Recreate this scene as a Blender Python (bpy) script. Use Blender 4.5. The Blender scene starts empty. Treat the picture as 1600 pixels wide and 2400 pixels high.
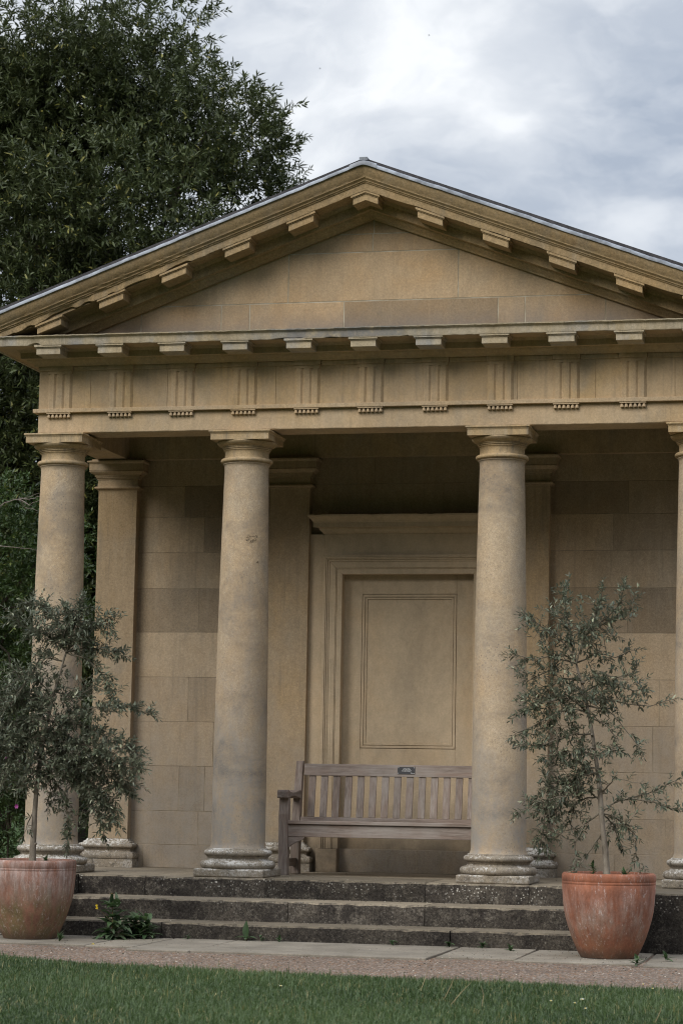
import bpy, bmesh, math, random
import numpy as np
from mathutils import Vector, Matrix

R = math.radians
scene = bpy.context.scene
COL = scene.collection
random.seed(7)

# ------------------------------------------------------------------ camera numbers
CX, CY, CZ = 3.7924, -17.1284, 0.6709
RX, RY, RZ = 0.120015, -0.0165304, 0.2164906
FPX, PU, PV = 5452.994, 71.7765, -7.1875          # focal length and principal point for a 1600 x 2400 frame


def cam_rot():
    c, s = math.cos, math.sin
    z = Matrix(((c(RZ), -s(RZ), 0), (s(RZ), c(RZ), 0), (0, 0, 1)))
    x = Matrix(((1, 0, 0), (0, c(RX), -s(RX)), (0, s(RX), c(RX))))
    y = Matrix(((c(RY), 0, s(RY)), (0, 1, 0), (-s(RY), 0, c(RY))))
    return z @ x @ y


ROT = cam_rot()
EYE = Vector((CX, CY, CZ))


def ray(u, v):
    return ROT @ Vector(((u - 800 - PU) / FPX, 1, (1200 + PV - v) / FPX))


def at(u, v, y):
    """the point at depth y seen at a place measured in the photograph"""
    d = ray(u, v)
    return EYE + d * ((y - CY) / d.y)


def on(u, v, z):
    d = ray(u, v)
    return EYE + d * ((z - CZ) / d.z)


# ------------------------------------------------------------------ mesh helpers
class MB:
    def __init__(self):
        self.v, self.f, self.mi, self.tone = [], [], [], []

    def add(self, vs, fs, mi=0, tone=0.0):
        o = len(self.v)
        self.v += [tuple(p) for p in vs]
        self.f += [tuple(i + o for i in f) for f in fs]
        self.mi += [mi] * len(fs)
        self.tone += [tone] * len(fs)

    def box(self, x0, x1, y0, y1, z0, z1, mi=0, tone=0.0):
        self.add([(x0, y0, z0), (x1, y0, z0), (x1, y1, z0), (x0, y1, z0),
                  (x0, y0, z1), (x1, y0, z1), (x1, y1, z1), (x0, y1, z1)],
                 [(0, 3, 2, 1), (4, 5, 6, 7), (0, 1, 5, 4), (1, 2, 6, 5), (2, 3, 7, 6), (3, 0, 4, 7)], mi, tone)

    def prism(self, poly, axis, a, b, mi=0, tone=0.0):
        """poly: list of 2-D points; axis 'x': (y,z), 'y': (x,z), 'z': (x,y); extruded from a to b"""
        def P(p, t):
            return {'x': (t, p[0], p[1]), 'y': (p[0], t, p[1]), 'z': (p[0], p[1], t)}[axis]
        n = len(poly)
        vs = [P(p, a) for p in poly] + [P(p, b) for p in poly]
        fs = [tuple(range(n)), tuple(range(2 * n - 1, n - 1, -1))]
        fs += [(i, (i + 1) % n, n + (i + 1) % n, n + i) for i in range(n)]
        self.add(vs, fs, mi, tone)

    def lathe(self, prof, cx=0, cy=0, n=64, mi=0, caps=True, wob=None):
        vs, fs = [], []
        for r, z in prof:
            for k in range(n):
                a = 2 * math.pi * k / n
                rr = r * (1 + (wob(a, z) if wob else 0))
                vs.append((cx + rr * math.cos(a), cy + rr * math.sin(a), z))
        m = len(prof)
        for i in range(m - 1):
            for k in range(n):
                fs.append((i * n + k, i * n + (k + 1) % n, (i + 1) * n + (k + 1) % n, (i + 1) * n + k))
        if caps:
            fs.append(tuple(range(n - 1, -1, -1)))
            fs.append(tuple((m - 1) * n + k for k in range(n)))
        self.add(vs, fs, mi)

    def rings(self, rings, mi=0, caps=True, tone=0.0):
        """list of equal-length vertex loops joined into a closed skin"""
        n = len(rings[0])
        vs = [p for r in rings for p in r]
        fs = []
        for i in range(len(rings) - 1):
            for k in range(n):
                fs.append((i * n + k, i * n + (k + 1) % n, (i + 1) * n + (k + 1) % n, (i + 1) * n + k))
        if caps:
            fs.append(tuple(range(n - 1, -1, -1)))
            fs.append(tuple((len(rings) - 1) * n + k for k in range(n)))
        self.add(vs, fs, mi, tone)

    def tube(self, pts, radii, n=8, mi=0):
        pts = [Vector(p) for p in pts]
        rings = []
        for i, p in enumerate(pts):
            d = (pts[min(i + 1, len(pts) - 1)] - pts[max(i - 1, 0)]).normalized()
            u = d.cross(Vector((0.31, 0.95, 0.05))).normalized()
            w = d.cross(u)
            r = radii[i] if hasattr(radii, '__len__') else radii
            rings.append([p + (u * math.cos(2 * math.pi * k / n) + w * math.sin(2 * math.pi * k / n)) * r for k in range(n)])
        self.rings(rings, mi)

    def build(self, name, mats, parent=None, smooth=None, bevel=0, seg=2, loc=None):
        me = bpy.data.meshes.new(name)
        me.from_pydata(self.v, [], self.f)
        if not isinstance(mats, (list, tuple)):
            mats = [mats]
        for m in mats:
            me.materials.append(m)
        me.polygons.foreach_set('material_index', self.mi)
        at_ = me.attributes.new('tone', 'FLOAT', 'FACE')
        at_.data.foreach_set('value', self.tone)
        bm = bmesh.new()
        bm.from_mesh(me)
        bmesh.ops.recalc_face_normals(bm, faces=bm.faces)
        bm.to_mesh(me)
        bm.free()
        if smooth is not None:
            me.polygons.foreach_set('use_smooth', [True] * len(me.polygons))
            me.set_sharp_from_angle(angle=R(smooth))
        o = bpy.data.objects.new(name, me)
        COL.objects.link(o)
        if loc:
            o.location = loc
        if bevel:
            b = o.modifiers.new('bevel', 'BEVEL')
            b.width, b.segments, b.limit_method, b.angle_limit = bevel, seg, 'ANGLE', R(40)
        if parent:
            o.parent = parent
            o.matrix_parent_inverse = Matrix.Identity(4)
            pl = Vector((0, 0, 0))
            q = parent
            while q:
                pl += q.location
                q = q.parent
            o.location = (Vector(loc) if loc else Vector((0, 0, 0))) - pl
        return o


def thing(name, label, cat, loc=(0, 0, 0), group=None):
    o = bpy.data.objects.new(name, None)
    COL.objects.link(o)
    o.location = loc
    o.empty_display_size = 0.2
    tag(o, label, cat, group)
    return o


def tag(o, label, cat=None, group=None, kind=None):
    o['label'] = label
    if cat:
        o['category'] = cat
    if group:
        o['group'] = group
    if kind:
        o['kind'] = kind
    return o


def struct(o, kind='structure'):
    o['kind'] = kind
    return o


def copy_tree(o, parent=None):
    c = o.copy()
    COL.objects.link(c)
    if parent:
        c.parent = parent
    for ch in o.children:
        copy_tree(ch, c)
    return c


def vnoise(seed):
    rr = random.Random(seed)
    tab = [rr.random() for _ in range(1024)]

    def f(x):
        i = math.floor(x)
        t = x - i
        t = t * t * (3 - 2 * t)
        return tab[i % 1024] * (1 - t) + tab[(i + 1) % 1024] * t
    return f


N1, N2, N3 = vnoise(1), vnoise(2), vnoise(3)

# ------------------------------------------------------------------ materials


class NT:
    def __init__(self, name):
        self.m = bpy.data.materials.new(name)
        self.m.use_nodes = True
        self.t = self.m.node_tree
        self.n, self.l = self.t.nodes, self.t.links
        self.n.clear()
        self.out = self.n.new('ShaderNodeOutputMaterial')
        self.p = self.n.new('ShaderNodeBsdfPrincipled')
        self.l.new(self.p.outputs[0], self.out.inputs[0])
        g = self.n.new('ShaderNodeNewGeometry')
        self.geo = g
        self.pos = g.outputs['Position']
        self.nz = self.sep(g.outputs['Normal'])[2]

    def put(self, sock, v):
        if hasattr(v, 'is_output') or hasattr(v, 'links'):
            self.l.new(v, sock)
        elif hasattr(v, '__len__') and sock.type == 'RGBA' and len(v) == 3:
            sock.default_value = (*v, 1)
        else:
            sock.default_value = v

    def sep(self, v):
        s = self.n.new('ShaderNodeSeparateXYZ')
        self.put(s.inputs[0], v)
        return s.outputs

    def vec(self, v, scale=(1, 1, 1), off=(0, 0, 0)):
        s = self.n.new('ShaderNodeMapping')
        self.put(s.inputs[0], v)
        s.inputs['Scale'].default_value = scale
        s.inputs['Location'].default_value = off
        return s.outputs[0]

    def noise(self, v, scale, detail=4, rough=0.6, dist=0.0):
        s = self.n.new('ShaderNodeTexNoise')
        self.put(s.inputs['Vector'], v)
        s.inputs['Scale'].default_value = scale
        s.inputs['Detail'].default_value = detail
        s.inputs['Roughness'].default_value = rough
        s.inputs['Distortion'].default_value = dist
        return s.outputs[0]

    def voro(self, v, scale, feature='F1', out='Distance', rnd=1.0):
        s = self.n.new('ShaderNodeTexVoronoi')
        s.feature = feature
        self.put(s.inputs['Vector'], v)
        s.inputs['Scale'].default_value = scale
        s.inputs['Randomness'].default_value = rnd
        return s.outputs[out]

    def ramp(self, v, a, b, lo=0.0, hi=1.0, smooth=True):
        s = self.n.new('ShaderNodeMapRange')
        s.interpolation_type = 'SMOOTHSTEP' if smooth else 'LINEAR'
        self.put(s.inputs[0], v)
        for i, x in enumerate((a, b, lo, hi)):
            s.inputs[i + 1].default_value = x
        return s.outputs[0]

    def math(self, op, a, b=0.0, clamp=False):
        s = self.n.new('ShaderNodeMath')
        s.operation = op
        s.use_clamp = clamp
        self.put(s.inputs[0], a)
        self.put(s.inputs[1], b)
        return s.outputs[0]

    def mix(self, f, a, b, mode='MIX'):
        s = self.n.new('ShaderNodeMix')
        s.data_type = 'RGBA'
        s.blend_type = mode
        self.put(s.inputs[0], f)
        self.put(s.inputs[6], a)
        self.put(s.inputs[7], b)
        return s.outputs[2]

    def attr(self, name):
        s = self.n.new('ShaderNodeAttribute')
        s.attribute_name = name
        return s.outputs['Fac']

    def scale_col(self, c, f):
        s = self.n.new('ShaderNodeVectorMath')
        s.operation = 'SCALE'
        self.put(s.inputs[0], c)
        self.put(s.inputs[3], f)
        return s.outputs[0]

    def bump(self, h, strength=0.3, dist=0.01, prev=None):
        s = self.n.new('ShaderNodeBump')
        s.inputs['Strength'].default_value = strength
        s.inputs['Distance'].default_value = dist
        self.put(s.inputs['Height'], h)
        if prev is not None:
            self.l.new(prev, s.inputs['Normal'])
        return s.outputs[0]

    def done(self, col, rough=0.85, nrm=None, spec=0.25):
        self.put(self.p.inputs['Base Color'], col)
        self.put(self.p.inputs['Roughness'], rough)
        self.p.inputs['Specular IOR Level'].default_value = spec
        if nrm is not None:
            self.l.new(nrm, self.p.inputs['Normal'])
        return self.m


STONE = (0.44, 0.322, 0.198)
WARM = (0.445, 0.305, 0.15)
GREY = (0.31, 0.262, 0.196)


def stone(name, base=STONE, warm=WARM, grey=GREY, warm_amt=0.6, grey_amt=0.6, grain=0.5, grit=0.5, lichen=0.0,
          moss=0.0, dark=0.0, damp=0.0, top_dirt=0.0, bumpk=1.0, foot=0.0, damp_shade=0.0, streak=0.0, band=None, patch=None, pits=0.0):
    t = NT(name)
    P = t.pos
    nx = t.noise(P, 1.7, 5, 0.62, 0.6)
    ny = t.noise(t.vec(P, (1, 1, 0.45), (5, 2, 9)), 3.1, 6, 0.65, 0.4)
    big = t.noise(t.vec(P, (1, 1, 0.7), (3, 1, 4)), 0.9, 4, 0.6)
    c = t.mix(t.ramp(nx, 0.40, 0.68, 0, warm_amt), base, warm)
    c = t.mix(t.ramp(ny, 0.46, 0.72, 0, grey_amt), c, grey)
    c = t.scale_col(c, t.ramp(big, 0.3, 0.7, 0.92, 1.14))
    mid = t.noise(t.vec(P, (1, 1, 0.6), (2, 8, 5)), 13, 5, 0.7)
    c = t.scale_col(c, t.ramp(mid, 0.3, 0.7, 0.93, 1.07))
    tone = t.attr('tone')
    c = t.scale_col(c, t.math('ADD', 1.0, tone))
    fine = t.noise(P, 55, 5, 0.7)
    c = t.scale_col(c, t.ramp(fine, 0.32, 0.68, 1 - 0.36 * grain, 1 + 0.34 * grain, False))
    grn = t.noise(P, 190, 3, 0.75)
    c = t.scale_col(c, t.ramp(grn, 0.32, 0.68, 1 - 0.50 * grit, 1 + 0.42 * grit, False))
    pit = t.voro(P, 120)
    sel = t.noise(P, 9, 4, 0.6)
    pitm = t.math('MULTIPLY', t.ramp(pit, 0.10, 0.22, 1, 0), t.ramp(sel, 0.5, 0.68, 0, 0.55 * grit))
    c = t.mix(pitm, c, (0.10, 0.085, 0.07))
    if damp:
        zz = t.sep(P)[2]
        dm = t.math('MULTIPLY', t.ramp(zz, 0.1, 1.5, damp, 0), t.ramp(t.noise(P, 2.6, 5, 0.65), 0.3, 0.66, 0.15, 1))
        c = t.mix(dm, c, (0.15, 0.135, 0.115))
    if pits:
        pv = t.voro(t.vec(P, (1, 1, 0.8), (3, 3, 3)), 46)
        pm2 = t.math('MULTIPLY', t.ramp(pv, 0.14, 0.30, 1, 0), t.ramp(t.noise(t.vec(P, (1, 1, 0.6)), 2.8, 5, 0.65), 0.44, 0.64, 0.06, 0.75))
        c = t.mix(t.math('MULTIPLY', pm2, pits), c, (0.135, 0.118, 0.10))
        lt = t.voro(t.vec(P, (1, 1, 0.8), (7, 1, 5)), 70)
        c = t.mix(t.math('MULTIPLY', t.ramp(lt, 0.16, 0.32, 0.6 * pits, 0), t.ramp(mid, 0.45, 0.6)), c, (0.55, 0.49, 0.40))
    if streak:
        sk = t.noise(t.vec(P, (1, 1, 0.05), (6, 1, 2)), 24, 5, 0.7)
        sk2 = t.math('MULTIPLY', t.ramp(sk, 0.50, 0.66), t.ramp(t.noise(P, 2.2, 4), 0.36, 0.62, 0.1, 1))
        c = t.mix(t.math('MULTIPLY', sk2, streak), c, (0.19, 0.16, 0.12))
        c = t.mix(t.math('MULTIPLY', t.ramp(sk, 0.46, 0.34), 0.35 * streak), c, (0.50, 0.44, 0.34))
    if band:                                        # grey rain splash above a ledge
        bz = t.math('MULTIPLY', t.ramp(t.sep(P)[2], band[0], band[1], 1, 0), t.ramp(t.noise(t.vec(P, (0.6, 1, 1)), 2.6, 5, 0.65), 0.30, 0.58, 0.2, 1))
        c = t.mix(t.math('MULTIPLY', bz, band[2]), c, (0.19, 0.178, 0.168))
    if patch:                                       # a blackened length of the ledge
        px = t.sep(P)[0]
        pm = t.math('MULTIPLY', t.math('MULTIPLY', t.ramp(px, patch[0], patch[0] + 0.05), t.ramp(px, patch[1] - 0.05, patch[1], 1, 0)), t.ramp(t.noise(P, 9, 5, 0.7), 0.34, 0.55, 0, 0.6))
        pm = t.math('MULTIPLY', pm, t.ramp(t.sep(P)[2], 4.050, 4.062))
        c = t.mix(pm, c, (0.155, 0.165, 0.19))
    if damp_shade:  # damp stain and the bench's shade, both painted into the lowest stone
        sz = t.math('MULTIPLY', t.ramp(t.sep(P)[2], 0.12, 0.42, damp_shade, 0), t.ramp(t.noise(P, 3.4, 5, 0.65), 0.28, 0.6, 0.5, 1))
        c = t.mix(sz, c, (0.06, 0.052, 0.044))
    if foot:
        fz = t.math('MULTIPLY', t.ramp(t.sep(P)[2], 0.2, 2.3, foot, 0.12 * foot), t.ramp(t.noise(t.vec(P, (1, 1, 0.5)), 2.4, 5, 0.65), 0.34, 0.62, 0.25, 1))
        fz = t.math('MULTIPLY', fz, t.ramp(t.math('ADD', grn, t.math('MULTIPLY', mid, 0.9)), 0.72, 1.10, 0.25, 1.15))
        c = t.mix(fz, c, (0.30, 0.272, 0.238))
    if dark:
        dk = t.ramp(t.noise(t.vec(P, (0.7, 0.7, 1.0), (1, 7, 3)), 2.0, 6, 0.7, 0.5), 0.45, 0.68, 0, dark)
        dk = t.math('MULTIPLY', dk, t.ramp(t.math('ADD', grn, t.math('MULTIPLY', mid, 0.5)), 0.62, 0.84, 0.12, 1.0))
        c = t.mix(dk, c, (0.12, 0.113, 0.108))
    if top_dirt:
        td = t.math('MULTIPLY', t.ramp(t.nz, 0.25, 0.8, 0, 1), t.ramp(t.noise(P, 14, 5, 0.7), 0.3, 0.6, 0.4, 1))
        c = t.mix(t.math('MULTIPLY', td, top_dirt), c, (0.045, 0.042, 0.035))
    if moss:
        ms = t.ramp(t.noise(P, 4.5, 6, 0.7, 0.4), 0.50, 0.72, 0, moss)
        c = t.mix(ms, c, (0.12, 0.12, 0.05))
    if lichen:
        up = t.ramp(t.nz, -0.35, 0.6, 0.15, 1)
        a = t.noise(P, 62, 6, 0.78)
        b = t.noise(P, 5, 4, 0.6)
        lm = t.math('MULTIPLY', t.ramp(t.math('ADD', a, t.math('MULTIPLY', b, 0.6)), 0.80, 0.90, 0, 1), up)
        c = t.mix(t.math('MULTIPLY', lm, lichen, True), c, (0.62, 0.60, 0.56))
        dd = t.ramp(t.noise(t.vec(P, (1, 1, 1), (8, 8, 8)), 24, 6, 0.72), 0.54, 0.70, 0, 0.75 * lichen)
        c = t.mix(dd, c, (0.055, 0.05, 0.043))
    n = t.bump(t.noise(P, 7, 5, 0.6), 0.12 * bumpk, 0.02)
    n = t.bump(fine, 0.25 * bumpk, 0.006, n)
    n = t.bump(t.math('SUBTRACT', grn, t.math('MULTIPLY', pitm, 1.2)), 0.35 * bumpk * (0.4 + grit), 0.003, n)
    return t.done(c, 0.9, n, 0.2)


M_FRIEZE = stone('honey_limestone_dressed', warm_amt=0.75, grey_amt=0.55, grain=0.35, grit=0.30, moss=0.14, streak=0.35)
M_ARCH = stone('honey_limestone_architrave', base=(0.455, 0.342, 0.218), warm_amt=0.45, grey_amt=0.6, grain=0.4, grit=0.4, streak=0.3)
M_CORN = stone('grey_weathered_limestone', base=(0.42, 0.355, 0.255), warm=(0.41, 0.31, 0.17), grey=(0.29, 0.295, 0.30), warm_amt=0.6, grey_amt=0.85,
               grain=0.5, grit=0.45, top_dirt=0.95, moss=0.10, streak=0.5, patch=(-0.62, 0.34))
M_RAKE = stone('brown_eroded_limestone', base=(0.385, 0.275, 0.15), warm=(0.395, 0.255, 0.12), warm_amt=0.6, grey_amt=0.5, grain=0.7, grit=0.6, top_dirt=0.8, bumpk=1.4, streak=0.35)
M_TYMP = stone('pediment_limestone', base=(0.44, 0.320, 0.198), warm=(0.45, 0.295, 0.155), warm_amt=0.75, grey_amt=0.45, grain=0.45, grit=0.45, streak=0.2, band=(4.12, 4.40, 0.75))
M_SHAFT = stone('granular_column_stone', base=(0.455, 0.352, 0.236), warm=(0.46, 0.32, 0.18), grey=(0.30, 0.26, 0.21), warm_amt=0.6, grey_amt=0.65, grain=0.45, grit=0.65, dark=0.7, bumpk=1.6, foot=1.0, pits=0.8)
M_CAP = stone('capital_stone', base=(0.42, 0.31, 0.18), warm_amt=0.6, grey_amt=0.55, grain=0.5, grit=0.55, dark=0.15, streak=0.7)
M_BASE = stone('lichened_base_stone', base=(0.235, 0.205, 0.165), warm=(0.24, 0.19, 0.135), warm_amt=0.4, grey_amt=0.9, grain=0.7, grit=0.9, lichen=1.0, bumpk=2.2)
M_PIL = stone('pilaster_stone', base=(0.385, 0.29, 0.185), warm=(0.405, 0.282, 0.15), warm_amt=0.65, grey_amt=0.6, grain=0.45, grit=0.45, damp=0.45, foot=0.5, streak=0.4)
M_WALL = stone('ashlar_wall_stone', base=(0.435, 0.335, 0.225), warm=(0.44, 0.31, 0.18), warm_amt=0.5, grey_amt=0.55, grain=0.45, grit=0.45, damp=0.45, foot=0.6, streak=0.3)
M_DOOR = stone('smooth_door_stone', base=(0.515, 0.405, 0.275), warm=(0.52, 0.38, 0.23), warm_amt=0.6, grey_amt=0.3, grain=0.2, grit=0.2, damp=0.25, bumpk=0.7, damp_shade=0.75)


def joint_mat(name='pale_lime_mortar', a=(0.30, 0.25, 0.17), b=(0.46, 0.41, 0.32)):
    t = NT(name)
    c = t.mix(t.ramp(t.noise(t.pos, 6, 4), 0.35, 0.65), a, b)
    return t.done(c, 0.95)


M_JOINT = joint_mat()
M_JOINTW = joint_mat('dull_wall_mortar', (0.19, 0.15, 0.10), (0.34, 0.28, 0.20))


def step_mat():
    t = NT('algae_blackened_steps')
    P = t.pos
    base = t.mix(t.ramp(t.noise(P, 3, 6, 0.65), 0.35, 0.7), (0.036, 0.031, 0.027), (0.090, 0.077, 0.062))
    pat = t.noise(P, 16, 7, 0.72)
    base = t.mix(t.ramp(pat, 0.50, 0.68, 0, 0.7), base, (0.165, 0.145, 0.118))
    dk = t.voro(t.vec(P, (1, 1, 1), (2, 3, 4)), 34)
    base = t.mix(t.math('MULTIPLY', t.ramp(dk, 0.12, 0.30, 1, 0), t.ramp(t.noise(P, 6, 4), 0.42, 0.6, 0, 0.8)), base, (0.022, 0.02, 0.018))
    sp = t.voro(P, 42)
    rnd = t.noise(P, 3.2, 4, 0.6)
    zz = t.sep(P)[2]
    hi = t.ramp(zz, -0.20, -0.02, 0.18, 1)
    w = t.math('MULTIPLY', t.math('MULTIPLY', t.ramp(sp, 0.16, 0.28, 1, 0), t.ramp(rnd, 0.40, 0.60, 0, 0.95)), hi)
    base = t.mix(w, base, (0.50, 0.48, 0.43))
    sp2 = t.noise(P, 85, 4, 0.8)
    base = t.scale_col(base, t.ramp(t.noise(t.vec(P, off=(4, 4, 4)), 60, 4, 0.8), 0.36, 0.64, 0.45, 1.6, False))
    base = t.mix(t.math('MULTIPLY', t.ramp(sp2, 0.57, 0.68, 0, 0.8), t.ramp(t.noise(t.vec(P, off=(9, 2, 5)), 5, 5, 0.65), 0.40, 0.62, 0.12, 1)), base, (0.30, 0.275, 0.235))
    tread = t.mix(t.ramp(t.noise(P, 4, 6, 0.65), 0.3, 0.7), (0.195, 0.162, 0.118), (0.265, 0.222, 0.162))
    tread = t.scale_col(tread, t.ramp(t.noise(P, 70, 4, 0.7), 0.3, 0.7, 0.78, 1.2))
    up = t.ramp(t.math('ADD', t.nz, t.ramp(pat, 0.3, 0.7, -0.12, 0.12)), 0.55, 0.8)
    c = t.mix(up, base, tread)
    c = t.scale_col(c, t.math('ADD', 1.0, t.attr('tone')))
    n = t.bump(t.noise(P, 12, 6, 0.7), 0.5, 0.02)
    n = t.bump(t.noise(P, 80, 4, 0.7), 0.6, 0.006, n)
    return t.done(c, 0.92, n, 0.2)


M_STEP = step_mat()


def simple(name, col, rough=0.7, var=0.2, scale=20, spec=0.3, metallic=0.0):
    t = NT(name)
    c = t.scale_col(t.mix(0.0, col, col), t.ramp(t.noise(t.pos, scale, 5, 0.65), 0.3, 0.7, 1 - var, 1 + var))
    t.p.inputs['Metallic'].default_value = metallic
    return t.done(c, rough, t.bump(t.noise(t.pos, scale * 4, 4), 0.2, 0.004), spec)


M_LEAD = simple('pale_sheet_lead', (0.22, 0.24, 0.27), 0.5, 0.45, 9, 0.5)
M_SLATE = simple('dark_slate_covering', (0.045, 0.042, 0.045), 0.7, 0.4, 25)
M_SCAR = simple('brown_scar_crust', (0.15, 0.115, 0.08), 0.95, 0.5, 60)
M_DARKSOIL = simple('dark_soil_in_joints', (0.05, 0.045, 0.03), 0.95, 0.5, 30)
M_PLASTER = simple('ceiling_plaster', (0.26, 0.20, 0.13), 0.9, 0.15, 4)
M_PLAQUE = simple('black_plastic_plaque', (0.025, 0.025, 0.028), 0.35, 0.05, 20, 0.4)
M_WHITE = simple('white_engraving', (0.65, 0.65, 0.65), 0.6, 0.05, 20)


def wood(name, sc):
    t = NT(name)
    P = t.vec(t.pos, sc)
    g = t.noise(P, 60, 5, 0.7, 0.3)
    g2 = t.noise(P, 14, 5, 0.65, 1.0)
    c = t.mix(t.ramp(g, 0.3, 0.7), (0.165, 0.126, 0.103), (0.335, 0.285, 0.25))
    c = t.mix(t.ramp(g2, 0.40, 0.66, 0, 0.6), c, (0.27, 0.195, 0.155))
    c = t.mix(t.ramp(t.noise(t.pos, 2.2, 4), 0.45, 0.7, 0, 0.5), c, (0.36, 0.33, 0.30))
    c = t.scale_col(c, t.math('ADD', 1.0, t.attr('tone')))
    n = t.bump(g, 0.45, 0.004)
    return t.done(c, 0.85, n, 0.25)


M_WX = wood('weathered_teak_lengthways', (0.08, 1, 1))
M_WY = wood('weathered_teak_crossways', (1, 0.08, 1))
M_WZ = wood('weathered_teak_upright', (1, 1, 0.08))


def terracotta(name, bloom_z, bloom_amt, green, seed, ca=(0.305, 0.113, 0.060), cb=(0.205, 0.083, 0.050), span=0.24):
    t = NT(name)
    P = t.pos
    o = (seed * 3.1, seed * 1.7, seed)
    c = t.mix(t.ramp(t.noise(t.vec(P, off=o), 4.2, 5, 0.6), 0.35, 0.68), ca, cb)
    st = t.noise(t.vec(P, (1, 1, 0.13), o), 26, 6, 0.7, 0.25)
    st2 = t.noise(t.vec(P, (1, 1, 0.22), (o[1], o[0], 3)), 11, 5, 0.65, 0.3)
    zz = t.sep(P)[2]
    band = t.math('MULTIPLY', t.ramp(zz, bloom_z - 0.20, bloom_z - 0.02), t.ramp(zz, bloom_z + 0.03, bloom_z + span, 1, 0.12))
    m = t.math('MULTIPLY', t.ramp(t.math('ADD', t.math('MULTIPLY', st, 0.6), t.math('MULTIPLY', st2, 0.4)), 0.38, 0.66), band)
    c = t.mix(t.math('MULTIPLY', m, bloom_amt, True), c, (0.40, 0.315, 0.285))
    if green:
        gm = t.math('MULTIPLY', t.ramp(zz, -0.22, 0.08, 1, 0.0), t.ramp(t.math('ADD', t.math('MULTIPLY', st2, .55), t.math('MULTIPLY', st, .45)), 0.40, 0.60, 0.05, 1))
        c = t.mix(t.math('MULTIPLY', gm, green, True), c, (0.165, 0.125, 0.062))
    cr = t.noise(t.vec(P, (1, 1, 0.35), o), 70, 5, 0.78)
    c = t.mix(t.math('MULTIPLY', t.math('MULTIPLY', t.ramp(cr, 0.54, 0.64), 0.75), t.ramp(st2, 0.42, 0.58)), c, (0.46, 0.39, 0.36))
    c = t.scale_col(c, t.ramp(t.noise(t.vec(P, (1, 1, 0.5), o), 17, 6, 0.7), 0.3, 0.7, 0.78, 1.16))
    ft = t.math('MULTIPLY', t.ramp(zz, -0.40, -0.30, 1, 0), t.ramp(t.noise(P, 9, 5), 0.3, 0.6, 0.3, 0.9))
    c = t.mix(ft, c, (0.10, 0.068, 0.048))
    c = t.scale_col(c, t.ramp(t.noise(P, 90, 4, 0.7), 0.3, 0.7, 0.88, 1.12))
    n = t.bump(t.noise(P, 9, 4), 0.15, 0.012)
    n = t.bump(t.noise(P, 120, 4), 0.25, 0.002, n)
    return t.done(c, 0.8, n, 0.3)


M_POT_R = terracotta('terracotta_with_white_bloom', -0.13, 0.62, 0.3, 1.0)
M_POT_L = terracotta('terracotta_weathered_all_over', -0.03, 1.15, 1.0, 2.0, (0.27, 0.128, 0.085), (0.19, 0.093, 0.063), 0.34)


def gritty(name, cols, scale, bumps=0.6, big=None):
    t = NT(name)
    P = t.pos
    s = t.n.new('ShaderNodeTexVoronoi')
    t.put(s.inputs['Vector'], P)
    s.inputs['Scale'].default_value = scale
    rnd = t.sep(s.outputs['Color'])
    c = t.mix(t.ramp(rnd[0], 0.2, 0.8), cols[0], cols[1])
    c = t.mix(t.ramp(rnd[1], 0.72, 0.80), c, cols[2])
    c = t.mix(t.ramp(rnd[2], 0.85, 0.9), c, cols[3])
    c = t.scale_col(c, t.ramp(s.outputs['Distance'], 0.2, 0.75, 1.1, 0.55))
    c = t.scale_col(c, t.ramp(t.noise(P, 1.3, 5), 0.3, 0.7, 0.85, 1.12))
    if big:
        c = t.mix(t.ramp(t.noise(P, 1.1, 4), 0.45, 0.7, 0, 0.5), c, big)
    n = t.bump(s.outputs['Distance'], bumps, -0.006)
    return t.done(c, 0.9, n, 0.2)


M_GRAVEL = gritty('pinkish_bound_gravel', ((0.140, 0.100, 0.078), (0.215, 0.165, 0.130), (0.33, 0.28, 0.23), (0.26, 0.14, 0.075)), 75, 0.8)
M_POTGRIT = gritty('pale_potting_grit', ((0.30, 0.23, 0.17), (0.42, 0.35, 0.28), (0.55, 0.50, 0.42), (0.20, 0.13, 0.08)), 60, 1.0)


def paving_mat():
    t = NT('grey_riven_paving')
    P = t.pos
    c = t.mix(t.ramp(t.noise(P, 2.4, 6, 0.65), 0.3, 0.7), (0.165, 0.145, 0.115), (0.26, 0.23, 0.185))
    c = t.mix(t.ramp(t.noise(t.vec(P, (0.5, 2, 1)), 7, 6, 0.7), 0.52, 0.70, 0, 0.6), c, (0.17, 0.155, 0.14))
    c = t.scale_col(c, t.ramp(t.noise(P, 90, 4, 0.7), 0.3, 0.7, 0.82, 1.16))
    sp = t.voro(P, 38)
    c = t.mix(t.math('MULTIPLY', t.ramp(sp, 0.08, 0.18, 1, 0), t.ramp(t.noise(P, 5, 3), 0.5, 0.62, 0, 0.8)), c, (0.06, 0.05, 0.04))
    c = t.scale_col(c, t.math('ADD', 1.0, t.attr('tone')))
    return t.done(c, 0.88, t.bump(t.noise(P, 20, 6, 0.7), 0.35, 0.01), 0.25)


M_PAVE = paving_mat()


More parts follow.
